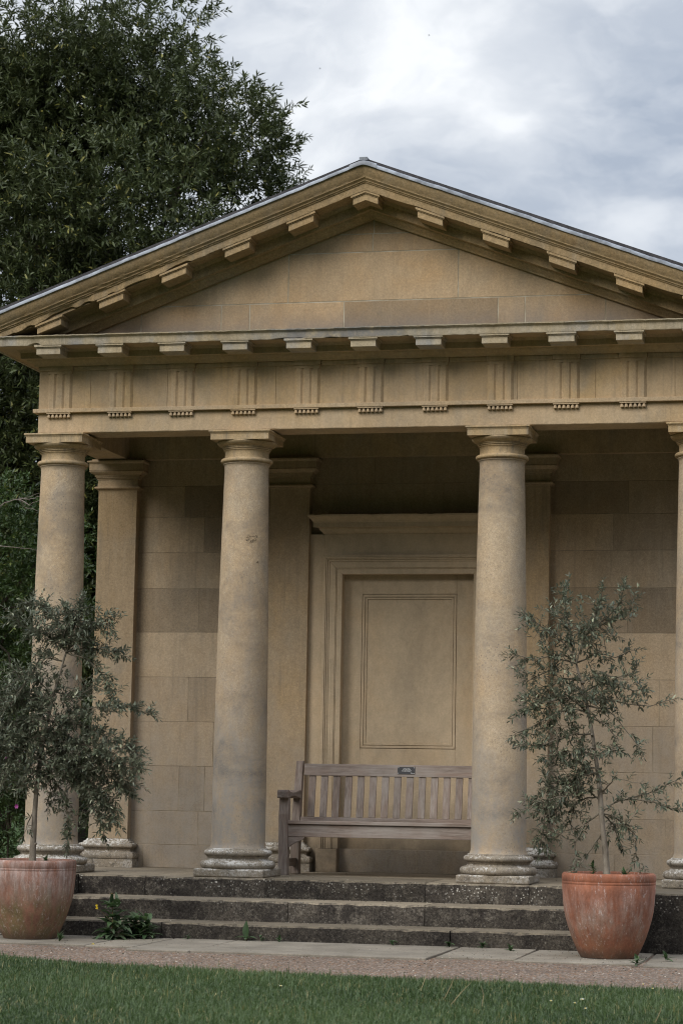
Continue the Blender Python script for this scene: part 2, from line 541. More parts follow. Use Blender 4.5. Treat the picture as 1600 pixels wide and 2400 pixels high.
def leaf_mat(name, cols, under=None, rough=0.42, spec=0.45, transl=0.25):
    """cols: three leaf colours picked by each leaf's own tint"""
    t = NT(name)
    a = t.attr('tone')
    c = t.mix(t.ramp(a, 0.0, 0.6), cols[0], cols[1])
    c = t.mix(t.ramp(a, 0.84, 0.97), c, cols[2])
    c = t.scale_col(c, t.ramp(t.noise(t.pos, 40, 3), 0.3, 0.7, 0.85, 1.15))
    if under:
        c = t.mix(t.geo.outputs['Backfacing'], c, under)
    t.done(c, rough, None, spec)
    tr = t.n.new('ShaderNodeBsdfTranslucent')
    t.put(tr.inputs[0], t.scale_col(c, 1.3))
    mx = t.n.new('ShaderNodeMixShader')
    mx.inputs[0].default_value = transl
    t.l.new(t.p.outputs[0], mx.inputs[1])
    t.l.new(tr.outputs[0], mx.inputs[2])
    t.l.new(mx.outputs[0], t.out.inputs[0])
    return t.m


M_LEAF_BIG = leaf_mat('glossy_evergreen_leaf', ((0.020, 0.033, 0.011), (0.070, 0.090, 0.026), (0.27, 0.25, 0.06)), (0.065, 0.08, 0.032), 0.46, 0.38, 0.15)
M_LEAF_BUSH = leaf_mat('bright_bush_leaf', ((0.022, 0.040, 0.012), (0.050, 0.085, 0.022), (0.12, 0.14, 0.035)), None, 0.45, 0.4, 0.2)
M_LEAF_YEW = leaf_mat('dark_yew_foliage', ((0.008, 0.013, 0.006), (0.018, 0.027, 0.010), (0.03, 0.04, 0.015)), None, 0.6, 0.2, 0.1)
M_LEAF_OLIVE = leaf_mat('olive_leaf', ((0.036, 0.048, 0.027), (0.105, 0.122, 0.074), (0.31, 0.32, 0.21)), (0.17, 0.185, 0.135), 0.42, 0.42, 0.12)
M_LEAF_WEED = leaf_mat('weed_leaf', ((0.030, 0.060, 0.024), (0.065, 0.115, 0.045), (0.12, 0.18, 0.07)), (0.09, 0.13, 0.07), 0.5, 0.4, 0.25)
M_GRASS = leaf_mat('lawn_grass_blade', ((0.026, 0.050, 0.016), (0.086, 0.132, 0.046), (0.27, 0.24, 0.10)), None, 0.45, 0.4, 0.3)
M_PETAL_Y = simple('yellow_petal', (0.75, 0.55, 0.03), 0.6, 0.1)
M_PETAL_W = simple('white_petal', (0.75, 0.75, 0.72), 0.6, 0.05)
M_PETAL_M = simple('magenta_petal', (0.26, 0.05, 0.20), 0.6, 0.1)
M_STRAW = simple('dry_straw', (0.42, 0.33, 0.19), 0.8, 0.2)


def lawn_mat():
    t = NT('lawn_turf')
    P = t.pos
    c = t.mix(t.ramp(t.noise(P, 60, 5, 0.7), 0.35, 0.7), (0.020, 0.036, 0.010), (0.045, 0.080, 0.020))
    return t.done(c, 0.95, t.bump(t.noise(P, 90, 4), 0.6, 0.02), 0.1)


M_LAWN = lawn_mat()


def bark_mat(name, a, b, sc=(1, 1, 0.3)):
    t = NT(name)
    c = t.mix(t.ramp(t.noise(t.vec(t.pos, sc), 40, 6, 0.7), 0.3, 0.7), a, b)
    n = t.bump(t.noise(t.vec(t.pos, sc), 60, 5, 0.7), 0.5, 0.006)
    return t.done(c, 0.9, n, 0.2)


M_BARK = bark_mat('dark_tree_bark', (0.03, 0.024, 0.018), (0.07, 0.058, 0.045))
M_OLIVEBARK = bark_mat('pale_olive_bark', (0.15, 0.125, 0.095), (0.28, 0.245, 0.20))
M_OLIVETWIG = bark_mat('olive_twig_bark', (0.10, 0.085, 0.06), (0.20, 0.175, 0.135))
M_TWIG = bark_mat('bare_grey_twig', (0.12, 0.10, 0.085), (0.24, 0.20, 0.175))
M_STEM = bark_mat('green_brown_stem', (0.10, 0.075, 0.04), (0.16, 0.12, 0.06))

# ------------------------------------------------------------------ leaves in bulk


def leaf_mesh(name, P, D, N, L, W, tint, mat, parent=None, loc=None, bend=0.12, extra=None):
    """one mesh of lens-shaped leaves, each folded along its midrib. arrays of base points, directions, normals, lengths, widths"""
    P, D, N = (np.asarray(a, dtype=np.float64) for a in (P, D, N))
    L = np.asarray(L)[:, None]
    W = np.asarray(W)[:, None]
    D = D / np.linalg.norm(D, axis=1, keepdims=True)
    S = np.cross(D, N)
    S /= np.maximum(np.linalg.norm(S, axis=1, keepdims=True), 1e-6)
    N = np.cross(S, D)
    n = len(P)
    v = np.empty((n, 6, 3))
    v[:, 0] = P
    v[:, 1] = P + D * L * 0.30 + S * W * 0.46 + N * W * 0.16
    v[:, 2] = P + D * L * 0.68 + S * W * 0.38 + N * (W * 0.12 - L * bend * 0.4)
    v[:, 3] = P + D * L - N * L * bend
    v[:, 4] = P + D * L * 0.68 - S * W * 0.38 + N * (W * 0.12 - L * bend * 0.4)
    v[:, 5] = P + D * L * 0.30 - S * W * 0.46 + N * W * 0.16
    base = (np.arange(n) * 6)[:, None]
    f = np.concatenate([base + np.array([[0, 1, 2, 3]]), base + np.array([[0, 3, 4, 5]])], axis=1).reshape(-1, 4)
    me = bpy.data.meshes.new(name)
    me.vertices.add(n * 6)
    me.vertices.foreach_set('co', v.reshape(-1))
    me.loops.add(n * 8)
    me.loops.foreach_set('vertex_index', f.reshape(-1).astype(np.int32))
    me.polygons.add(n * 2)
    me.polygons.foreach_set('loop_start', (np.arange(n * 2) * 4).astype(np.int32))
    me.update(calc_edges=True)
    a = me.attributes.new('tone', 'FLOAT', 'FACE')
    a.data.foreach_set('value', np.repeat(np.asarray(tint, dtype=np.float32), 2))
    me.materials.append(mat)
    o = bpy.data.objects.new(name, me)
    COL.objects.link(o)
    if parent:
        o.parent = parent
        o.location = -parent.location
    return o


RS = np.random.default_rng(11)


def unit(a):
    return a / np.maximum(np.linalg.norm(a, axis=-1, keepdims=True), 1e-9)


def shoots_to_leaves(sp, sd, sl, per, L, W, spread, rng, droop=0.0):
    """shoots (start points, directions, lengths) -> leaf arrays, leaves whorled along each shoot"""
    n = len(sp)
    k = np.tile(np.arange(per), n)
    i = np.repeat(np.arange(n), per)
    t = (k + 0.5 + rng.uniform(-.3, .3, n * per)) / per
    d = sd[i]
    ref = np.where(np.abs(d[:, 2:3]) > 0.9, np.array([[1., 0, 0]]), np.array([[0, 0, 1.]]))
    a = unit(np.cross(d, ref))
    b = np.cross(d, a)
    ang = k * 2.4 + rng.uniform(0, 6.28, n)[i] + rng.uniform(-.4, .4, n * per)
    side = a * np.cos(ang)[:, None] + b * np.sin(ang)[:, None]
    ld = unit(d * (0.35 + 0.9 * t[:, None]) + side * spread + np.array([[0, 0, -droop]]) + rng.normal(0, .12, (n * per, 3)))
    p = sp[i] + d * (sl[i] * t)[:, None]
    nn = unit(np.cross(np.cross(ld, np.array([[0, 0, 1.0]])) + 1e-4, ld) * np.array([[1, 1, 1.]]) + rng.normal(0, .45, (n * per, 3)))
    nn = np.where(nn[:, 2:3] < -0.2, -nn, nn)
    ll = L * rng.uniform(.6, 1.25, n * per)
    ww = W * rng.uniform(.75, 1.2, n * per)
    return p, ld, nn, ll, ww

# ------------------------------------------------------------------ setting
GZ = -0.40                                          # foot of the steps

g = MB()
g.add([(-150, 4.0, GZ - 0.06), (150, 4.0, GZ - 0.06), (150, 320, GZ - 0.06), (-150, 320, GZ - 0.06)], [(0, 1, 2, 3)])
g.add([(-150, -60, GZ - 0.06), (150, -60, GZ - 0.06), (150, 4.0, GZ - 0.06), (-150, 4.0, GZ - 0.06)], [(0, 1, 2, 3)])
struct(g.build('ground', M_LAWN))


def lawn_edge(x):
    """y of the lawn's curved edge against the gravel"""
    pts = [(-12, -0.2), (-6, -0.9), (-4, -1.9), (-3.0, -2.55), (-1.67, -3.25), (-0.92, -3.62), (0.23, -3.98), (0.9, -3.98),
           (1.68, -4.02), (2.68, -4.15), (5, -4.4), (12, -4.8)]
    for (a, ya), (b, yb) in zip(pts, pts[1:]):
        if a <= x <= b:
            t = (x - a) / (b - a)
            return ya + (yb - ya) * t
    return pts[0][1] if x < 0 else pts[-1][1]


m = MB()
xs = [-12 + 0.25 * i for i in range(97)]
top = [(x, lawn_edge(x) + 0.03 * (N1(x * 5) - 0.5), GZ - 0.004) for x in xs]
lo = [(x, lawn_edge(x) + 0.08, GZ - 0.05) for x in xs]
far = [(x, -40, GZ + 0.01) for x in xs]
n = len(xs)
m.add(top + far + lo, [(i, i + 1, n + i + 1, n + i) for i in range(n - 1)] + [(2 * n + i, 2 * n + i + 1, i + 1, i) for i in range(n - 1)])
struct(m.build('lawn', M_LAWN))

m = MB()
m.add([(-12, 3, GZ - 0.012), (12, 3, GZ - 0.012), (12, -6, GZ - 0.012), (-12, -6, GZ - 0.012)], [(0, 1, 2, 3)])
struct(m.build('gravel_path', M_GRAVEL))

# paving slabs along the foot of the steps
m = MB()
joints = [-5.2, -4.3, -3.3, -2.35, -1.47, -1.12, -0.66, 0.93, 1.47, 2.27, 3.1, 4.0, 5.0]
fronts = [-2.0, -2.0, -1.98, -1.98, -2.02, -2.24, -2.22, -2.06, -2.16, -2.24, -2.28, -2.2, -2.2]
rr = random.Random(3)
for i in range(len(joints) - 1):
    a, b = joints[i] + 0.008, joints[i + 1] - 0.008
    f = fronts[i]
    sk = rr.uniform(-0.03, 0.03)
    poly = [(a + sk, f), (b + sk * 0.5, f + rr.uniform(-.02, .02)), (b, -1.06), (a, -1.06)]
    dz = rr.uniform(-0.003, 0.004)
    m.prism(poly, 'z', GZ - 0.05, GZ + dz, 0, rr.uniform(-.10, .10))
struct(m.build('paving', M_PAVE, bevel=0.006))

# ------------------------------------------------------------------ temple
TEMPLE = thing('garden_temple', 'honey coloured stone garden temple with plain columns under a pediment', 'temple', (0, 0, GZ))
XH = 2.676                                          # half width of the entablature
YA = 0.12                                           # column axes
YQ, YW = 1.4766, 1.566                              # pilaster face, wall face
COLX = (-2.5, -1.0, 1.0, 2.5)
SL = 0.373                                          # slope of the pediment


def rough_slab(m, x0, x1, y0, y1, z0, z1, amp, seed, mi=0, tone=0.0, step=0.05):
    """a stone tread: its front arris is worn uneven"""
    f = vnoise(seed)
    g_ = vnoise(seed + 50)
    n = max(2, int((x1 - x0) / step))
    rings = []
    for i in range(n + 1):
        x = x0 + (x1 - x0) * i / n
        d = amp * (f(x * 9) - 0.5) + amp * 0.8 * (f(x * 31) - 0.5)
        e = amp * (g_(x * 7) - 0.5)
        c = 0.010 + amp * max(0, g_(x * 13) - 0.62) * 3
        rings.append([(x, y1, z0), (x, y1, z1), (x, y0 + d + c, z1 + e * 0.35), (x, y0 + d, z1 - c + e * 0.35), (x, y0 + d * 1.3, (z0 + z1) / 2), (x, y0 + d * .6, z0)])
    m.rings(rings, mi, True, tone)


# podium, its two cheek walls and the steps between them
m = MB()
cuts = [-2.146, -1.62, -0.69, 0.52, 1.28, 2.146]
for a, b, t in zip(cuts, cuts[1:], (0.02, 0.12, -0.3, 0.05, -0.1)):
    rough_slab(m, a + 0.002, b - 0.002, -0.222, 0.5, -0.1426, 0.0, 0.010, int(a * 100) + 900, 0, t)
m.box(-3.02, 3.02, 0.5, 6.0, GZ - 0.2, -0.001, 0, 0)
m.box(-2.146, 2.146, 0.0, 0.49, GZ - 0.2, -0.15, 0, 0)
for s in (-1, 1):
    a, b = sorted((s * 2.15, s * 3.05))
    rough_slab(m, a, b, -1.085, 0.499, GZ - 0.02, 0.0, 0.010, 77 + s, 0, -0.35)
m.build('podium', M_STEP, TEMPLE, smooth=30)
for k, (ys, z0, z1, cs, ts) in enumerate([(-0.668, -0.289, -0.1426, (-2.146, -0.4, 0.6, 2.146), (0.1, 0.18, -.05)),
                                          (-1.072, GZ, -0.289, (-2.146, -1.22, 0.86, 2.146), (0.05, -0.3, -0.2))]):
    m = MB()
    for a, b, t in zip(cs, cs[1:], ts):
        rough_slab(m, a + 0.003, b - 0.003, ys, ys + 0.5, z0 - 0.01, z1, 0.012, 300 + k * 40 + int(a * 10), 0, t)
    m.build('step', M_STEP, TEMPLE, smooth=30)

# one column, then three copies
col0 = bpy.data.objects.new('column', None)
COL.objects.link(col0)
m = MB()
m.box(-0.272, 0.272, -0.272, 0.272, 0.0, 0.062)
m.build('plinth', M_BASE, col0, bevel=0.012, seg=3)
m = MB()


def tor(zc, hz, r0, r1, n=7):
    return [(r0 + (r1 - r0) * math.cos(a), zc + hz * math.sin(a)) for a in [(-math.pi / 2 + math.pi * i / (n - 1)) for i in range(n)]]


prof = [(0.2, 0.060), (0.25, 0.0605)] + tor(0.090, 0.029, 0.262, 0.286) + [(0.252, 0.120), (0.248, 0.123), (0.236, 0.128), (0.229, 0.136), (0.231, 0.145), (0.24, 0.151), (0.243, 0.155)] + \
    tor(0.178, 0.022, 0.238, 0.260) + [(0.231, 0.2015), (0.229, 0.210), (0.222, 0.213)]
bw = vnoise(5)
m.lathe(prof + [(0.15, 0.214)], 0, 0, 72, 0, True, lambda a, z: 0.012 * (bw(a * 6 + z * 30) - 0.5) + 0.008 * (bw(a * 17 + z * 90) - .5))
m.build('base', M_BASE, col0, smooth=50)
m = MB()
prof = [(0.15, 0.2135), (0.217, 0.2136), (0.2115, 0.224), (0.2068, 0.24), (0.2050, 0.262)]
for i in range(1, 30):
    t = i / 29
    z = 0.262 + (3.10 - 0.262) * t
    prof.append((0.2048 - 0.0345 * t ** 1.9, z))
prof += [(0.1712, 3.125), (0.1735, 3.139), (0.178, 3.147), (0.183, 3.1485), (0.1832, 3.156), (0.15, 3.1565)]
m.lathe(prof, 0, 0, 72)
m.build('shaft', M_SHAFT, col0, smooth=40)
m = MB()
prof = [(0.15, 3.1568)] + tor(3.1752, 0.0175, 0.184, 0.2022) + [(0.1745, 3.1935), (0.1705, 3.205), (0.1695, 3.235), (0.171, 3.246), (0.176, 3.253), (0.1805, 3.2545),
        (0.1807, 3.2615), (0.178, 3.2625), (0.178, 3.2645), (0.1875, 3.2655), (0.1877, 3.2735), (0.185, 3.2745), (0.185, 3.277), (0.193, 3.278), (0.1935, 3.285)]
prof += [(0.200, 3.2875), (0.2115, 3.2925), (0.222, 3.2995), (0.2295, 3.3075), (0.2330, 3.3145), (0.2315, 3.3205), (0.225, 3.3230)]
m.lathe(prof, 0, 0, 72)


def square_stack(m, prof, cx, cy, mi=0, wob=None):
    rings = []
    for h, z in prof:
        rings.append([(cx - h, cy - h, z), (cx + h, cy - h, z), (cx + h, cy + h, z), (cx - h, cy + h, z)])
    m.rings(rings, mi)


square_stack(m, [(0.2304, 3.3225), (0.2304, 3.366), (0.2330, 3.3685), (0.2335, 3.3725), (0.2375, 3.379), (0.2435, 3.3825), (0.2438, 3.390), (0.2395, 3.394), (0.15, 3.396), (0.15, 3.4075)], 0, 0)
m.build('capital', M_CAP, col0, smooth=30)
LCOL = ['column at the outer corner behind the left olive', 'column with a dark scar between door and left bay', 'broad grey patched column in front of the bench end', 'column cut by the right edge of the view']
for i, x in enumerate(COLX):
    c = col0 if i == 0 else copy_tree(col0)
    c.parent = TEMPLE
    c.location = (x, YA, -GZ)
    c['label'] = LCOL[i]

SC = [c for c in TEMPLE.children if str(c.get('label', '')).startswith('column with a dark scar')][0]
q = random.Random(19)
for (u0, v0, nn, sp) in ((590, 1262, 60, 14), (604, 1318, 7, 3)):
    m = MB()
    for i in range(nn):
        a = q.uniform(0, 6.28)
        r = sp * math.sqrt(q.uniform(.12, 1))
        u, v = u0 + r * math.cos(a) * 1.05, v0 + r * math.sin(a) * .72
        d = ray(u, v)
        # first hit with the shaft surface
        t_ = -math.sqrt((CX + 1.0) ** 2 + (CY - YA) ** 2)
        oxy = Vector((CX + 1.0, CY - YA))
        dxy = Vector((d.x, d.y))
        rad_c = 0.1945 - 0.011
        zq = at(u, v, YA - .18).z
        rad_c = 0.2048 - 0.0345 * ((zq - .262) / 2.838) ** 1.9
        A, B_, C_ = dxy.dot(dxy), 2 * oxy.dot(dxy), oxy.dot(oxy) - rad_c ** 2
        disc = B_ * B_ - 4 * A * C_
        if disc < 0:
            continue
        tt = (-B_ - math.sqrt(disc)) / (2 * A)
        p = EYE + d * tt
        nrm = Vector((p.x + 1.0, p.y - YA, 0)).normalized()
        tan = Vector((-nrm.y, nrm.x, 0))
        s_ = q.uniform(.002, .0055)
        loop = [p + tan * s_ * math.cos(k * 1.047) * q.uniform(.6, 1.2) + Vector((0, 0, s_ * .7 * math.sin(k * 1.047) * q.uniform(.6, 1.2))) for k in range(6)]
        m.rings([[x - nrm * .003 for x in loop], [x + nrm * .0015 for x in loop]])
    m.build('scar', M_SCAR, SC)

# one pilaster, then three copies


def slab_stack(m, prof, h, yf, yb, mi=0):
    rings = []
    for o, z in prof:
        rings.append([(-h - o, yf - o, z), (h + o, yf - o, z), (h + o, yb, z), (-h - o, yb, z)])
    m.rings(rings, mi)


pil0 = bpy.data.objects.new('pilaster', None)
COL.objects.link(pil0)
HQ = 0.1706
m = MB()
slab_stack(m, [(0.072, 0.0), (0.072, 0.066)], HQ, YQ, 1.62)
slab_stack(m, [(0.05, 0.0665)] + [(o - HQ, z) for o, z in tor(0.094, 0.026, 0.235, 0.248)] + [(0.055, 0.1205), (0.04, 0.127), (0.034, 0.137), (0.040, 0.150), (0.046, 0.155)] +
           [(o - HQ, z) for o, z in tor(0.176, 0.020, 0.216, 0.234)] + [(0.034, 0.1985), (0.030, 0.209), (0.016, 0.214), (0.006, 0.232)], HQ, YQ, 1.62)
m.build('base', M_BASE, pil0, smooth=35)
m = MB()
slab_stack(m, [(0.002, 0.2325), (0, 0.26), (0, 3.135), (0.004, 3.150), (0.012, 3.1515), (0.012, 3.156)], HQ, YQ, 1.62)
m.build('shaft', M_PIL, pil0, smooth=30, bevel=0.004)
m = MB()
slab_stack(m, [(0.018, 3.1565), (0.028, 3.162), (0.030, 3.169), (0.026, 3.177), (0.008, 3.180), (0.004, 3.238), (0.012, 3.2395), (0.012, 3.250), (0.020, 3.251), (0.020, 3.262), (0.028, 3.263), (0.029, 3.276),
               (0.040, 3.281), (0.056, 3.291), (0.066, 3.303), (0.064, 3.309), (0.058, 3.311), (0.066, 3.312), (0.066, 3.366), (0.070, 3.372), (0.082, 3.380), (0.083, 3.391), (0.05, 3.398), (0.05, 3.4078)], HQ, YQ, 1.62)
m.build('capital', M_PIL, pil0, smooth=30)
for i, x in enumerate(COLX):
    c = pil0 if i == 0 else copy_tree(pil0)
    c.parent = TEMPLE
    c.location = (x, 0, -GZ)

# ashlar wall: courses with joints, each stone its own tone
m = MB()
G = 0.0022
YB = 1.72


rr = random.Random(9)


def stones(x0, x1, z0, z1, cuts, tones, y=YW):
    xs_ = [x0] + [c for c in cuts] + [x1]
    for (a, b), t in zip(zip(xs_, xs_[1:]), tones):
        m.box(a + G, b - G, y, YB, z0 + G, z1 - G, 0, t * (1.35 if t > -.35 else 1) + rr.uniform(-.04, .04))


rr = random.Random(9)
ZC = [0.0, 0.19, 0.467, 0.837, 1.205, 1.577, 1.953, 2.3195, 2.6235, 2.922, 3.190, 3.42, 3.66, 3.92]
lx = lambda u, z: on_wall(u, z)


def on_wall(u, v=1500):
    return at(u / 0.98, v / 0.98, YW).x


left = {0: ([-2.22, -1.3], [-.16, -.1, 0]), 1: ([-1.75], [-.06, -.1]), 2: ([on_wall(411, 1810), on_wall(470, 1810)], [-.04, -.12, -.05]),
        3: ([on_wall(490, 1700)], [0.0, .03]), 4: ([on_wall(433, 1600)], [0.03, -.10]), 5: ([], [.10]), 6: ([on_wall(457, 1400)], [-.17, -.25]),
        7: ([-1.4], [.02, -.02]), 8: ([on_wall(470, 1230)], [.06, -.20]), 9: ([on_wall(425, 1150)], [-.02, -.22]), 10: ([-1.5], [-.05, -.12]), 11: ([], [-.1]), 12: ([], [-.1])}
right = {0: ([1.7], [-.05, -.08]), 1: ([2.1], [-.05, -.08]), 2: ([1.6], [.02, .04]), 3: ([2.0], [.05, .0]), 4: ([1.5, 2.05], [.02, .06, .05]), 5: ([], [.12]),
         6: ([on_wall(1440, 1400)], [-.18, -.27]), 7: ([], [-.02]), 8: ([on_wall(1408, 1225)], [.05, -.14]), 9: ([on_wall(1443, 1150)], [-.22, -.10]), 10: ([], [-.04]), 11: ([], [-.1]), 12: ([], [-.1])}
for k in range(13):
    z0, z1 = ZC[k], ZC[k + 1]
    cu, tn = left[k]
    stones(-2.5, -0.84, z0, z1, cu, tn)
    cu, tn = right[k]
    stones(0.84, 2.5, z0, z1, cu, tn)
    if z0 > 2.9:
        stones(-0.84, 0.84, z0, z1, [(-.1, .28, -.3, .2)[k % 4]], [-.10, -.16])
stones(-0.84, 0.84, 0.0, 0.19, [0.1], [-.25, -.3])  # base course behind the bench, toned down for damp and painted bench shade
m.build('wall', M_WALL, TEMPLE, bevel=0.0015, seg=1)
m = MB()
m.box(-2.5, -0.6, YW + 0.0015, 1.71, 0.0, 3.92)
m.box(0.6, 2.5, YW + 0.0015, 1.71, 0.0, 3.92)
m.box(-0.599, 0.599, YW + 0.0015, 1.71, 2.6, 3.92)
m.box(-0.599, 0.599, YW + 0.0015, 1.71, 0.0, 0.186)
m.build('mortar', M_JOINTW, TEMPLE)
m = MB()
m.box(-XH + 0.006, XH - 0.006, 1.73, 6.0, GZ, 3.92)
for s in (-1, 1):
    a, b = sorted((s * 2.51, s * (XH - 0.006)))
    m.box(a, b, 1.625, 1.729, 0.0, 3.92)
m.build('rear_chamber', M_WALL, TEMPLE, bevel=0.005)

# blind door
DOOR = bpy.data.objects.new('blind_door', None)
COL.objects.link(DOOR)
DOOR.parent = TEMPLE
DOOR.location = (0, YW, -GZ)
m = MB()


def frame_strip(m, xo, xi, zo, zi, y, zb, mi=0):
    """an inverted U band between outer half width xo / height zo and inner xi / zi, mitred at the corners"""
    yb = YW + 0.04
    m.prism([(-xo, zb), (-xi, zb), (-xi, zi), (-xo, zo)], 'y', y, yb, mi)
    m.prism([(xi, zb), (xo, zb), (xo, zo), (xi, zi)], 'y', y, yb, mi)
    m.prism([(-xo, zo), (-xi, zi), (xi, zi), (xo, zo)], 'y', y, yb, mi)


zb = 0.188
bands = [(0.838, 0.8, 2.768, 2.768, 0.030), (0.800, 0.705, 2.768, 2.768, 0.036)]
m.box(-0.838, -0.7055, YW - 0.036, YW + 0.04, 0.0, 2.7665)
m.box(0.7055, 0.838, YW - 0.036, YW + 0.04, 0.0, 2.7665)
m.box(-0.7052, 0.7052, YW - 0.048, YW + 0.04, 2.5885, 2.7668)
for xo, xi, zo, zi, y in [(0.705, 0.690, 2.588, 2.573, 0.086), (0.690, 0.680, 2.573, 2.563, 0.092), (0.680, 0.668, 2.563, 2.551, 0.084), (0.668, 0.652, 2.551, 2.535, 0.075),
                          (0.652, 0.600, 2.535, 2.483, 0.069), (0.600, 0.592, 2.483, 2.475, 0.064), (0.592, 0.548, 2.475, 2.431, 0.059)]:
    frame_strip(m, xo, xi, zo, zi, YW - y, zb)
for s in (-1, 1):
    a, b = sorted((s * 0.547, s * 0.722))
    m.box(a, b, YW - 0.100, YW + 0.04, 0.0, 0.187)
m.build('door_surround', M_DOOR, DOOR, bevel=0.003)
m = MB()
hood = [(0.714, 0.048, 2.767), (0.720, 0.056, 2.772), (0.722, 0.066, 2.779), (0.742, 0.084, 2.797), (0.746, 0.088, 2.807), (0.748, 0.09, 2.8155), (0.787, 0.125, 2.817), (0.787, 0.125, 2.855), (0.792, 0.130, 2.861), (0.794, 0.132, 2.868),
        (0.800, 0.138, 2.874), (0.816, 0.154, 2.892), (0.828, 0.166, 2.902), (0.831, 0.169, 2.9165), (0.70, 0.01, 2.921)]
rings = []
nst = 40
hn = vnoise(61)
for h, o, z in hood:
    pass
for i in range(nst + 1):
    t = i / nst
    ring = []
    for h, o, z in hood:
        chip = 0.006 * max(0, hn(t * 37) - 0.6) * 2.5 if z > 2.895 else 0
        ring.append((-h + 2 * h * t, YW - o + chip, z - chip))
    ring += [(-0.70 + 1.40 * t, YW + 0.03, 2.921), (-0.70 + 1.40 * t, YW + 0.03, 2.767)]
    rings.append(ring)
m.rings(rings)
m.build('door_hood', M_DOOR, DOOR, smooth=25)
m = MB()
xo, z0, z1 = 0.397, 1.005, 2.275
yl = YW + 0.036
m.box(-0.575, -xo, yl, YB, 0.186, 2.46)
m.box(xo, 0.575, yl, YB, 0.186, 2.46)
m.box(-xo, xo, yl, YB, z1, 2.46)
m.box(-xo, xo, yl, YB, 0.186, z0)
m.build('door_leaf', M_DOOR, DOOR, bevel=0.002)
m = MB()


def ring_mould(m, xo, xi, zt, zti, zb_, zbi, y0, y1):
    m.prism([(-xo, zb_), (-xi, zbi), (-xi, zti), (-xo, zt)], 'y', y0, y1)
    m.prism([(xi, zbi), (xo, zb_), (xo, zt), (xi, zti)], 'y', y0, y1)
    m.prism([(-xo, zt), (-xi, zti), (xi, zti), (xo, zt)], 'y', y0, y1)
    m.prism([(-xo, zb_), (xo, zb_), (xi, zbi), (-xi, zbi)], 'y', y0, y1)


def bev(a, d):
    return (a - d, z1 - (xo - a) - d, z0 + (xo - a) + d)


for a, d, y in [(0.3968, 0.0045, 0.044), (0.3923, 0.0190, 0.034), (0.3733, 0.0050, 0.044), (0.3683, 0.0155, 0.038)]:
    b = a - d
    ring_mould(m, a, b, z1 - (xo - a), z1 - (xo - b), z0 + (xo - a), z0 + (xo - b), YW + y, YB - 0.01)
m.box(-0.3527, 0.3527, YW + 0.046, YB - 0.012, z0 + 0.0443, z1 - 0.0443)
m.box(-0.3965, 0.3965, YW + 0.062, YB - 0.014, z0 + 0.0005, z1 - 0.0005)
m.build('door_panel', M_DOOR, DOOR, bevel=0.002)

# architrave (beams over the columns), regulae with their guttae
m = MB()
an = vnoise(21)
rings = []
for i in range(121):
    x = -XH + 2 * XH * i / 120
    c = 0.004 + 0.010 * max(0, an(x * 8) - 0.66) + 0.004 * an(x * 40)
    rings.append([(x, 0, 3.5685), (x, 0, 3.4085 + c), (x, c, 3.4085), (x, 0.27, 3.4085), (x, 0.27, 3.5685)])
m.rings(rings)
for s in (-1, 1):
    a, b = sorted((s * XH, s * (XH - 0.262)))
    m.box(a, b, 0.2715, 1.4955, 3.4085, 3.60, 0, 0)
m.box(-XH, XH, -0.035, 0.27, 3.569, 3.6, 0, .03)
m.box(-XH - 0.035, -XH, -0.035, 6.0, 3.569, 3.6)
m.box(XH, XH + 0.035, -0.035, 6.0, 3.569, 3.6)
m.box(-2.42, 2.42, 1.497, 1.56, 3.4082, 3.92, 0, -.05)
ARCHI = m.build('architrave', M_ARCH, TEMPLE, bevel=0.003)
m = MB()
m.box(-0.0987, 0.0987, -0.030, 0.01, 3.5595, 3.5687)
for k in range(6):
    x = -0.0987 + 0.0165 + k * (0.1974 - 0.033) / 5
    for i in range(1):
        m.lathe([(0.0085, 3.5592), (0.0105, 3.552), (0.0142, 3.536), (0.0145, 3.531)], x, -0.0145, 10)
reg0 = m.build('regula', M_ARCH, ARCHI, smooth=40)
rr = random.Random(2)
for i in range(1, 11):
    c = copy_tree(reg0)
    c.parent = ARCHI
    c.location = reg0.location + Vector((0.5 * i, 0, 0))
reg0.location = reg0.location
for c in [o for o in ARCHI.children if o.name.startswith('regula')]:
    c.location.x -= 2.5

# frieze with triglyphs
m = MB()
fc = [-XH, -2.25, -1.62, -0.75, -0.08, 0.43, 1.13, 1.72, 2.31, XH]
for (a, b), t in zip(zip(fc, fc[1:]), (-.02, -.06, .06, -.03, .05, -.05, .03, .08, -.04)):
    m.box(a + (0.0008 if a > -XH else 0), b - 0.0008, 0.0, 0.268, 3.6003, 3.9385, 0, t)
for s in (-1, 1):
    a, b = sorted((s * XH, s * (XH - 0.25)))
    m.box(a, b, 0.2695, 6.0, 3.6003, 3.9385)
for i in range(10):
    xa = (i - 5) * 0.5 + 0.108
    m.box(xa, xa + 0.284, -0.010, 0.02, 3.9036, 3.9378, 0, .02)
m.box(-XH - 0.004, -2.608, -0.010, 0.02, 3.9036, 3.9378)
FRI = m.build('frieze', M_FRIEZE, TEMPLE, bevel=0.0015, seg=1)
m = MB()
w, d = 0.0987, 0.0175
prof = []
gw = 0.0155
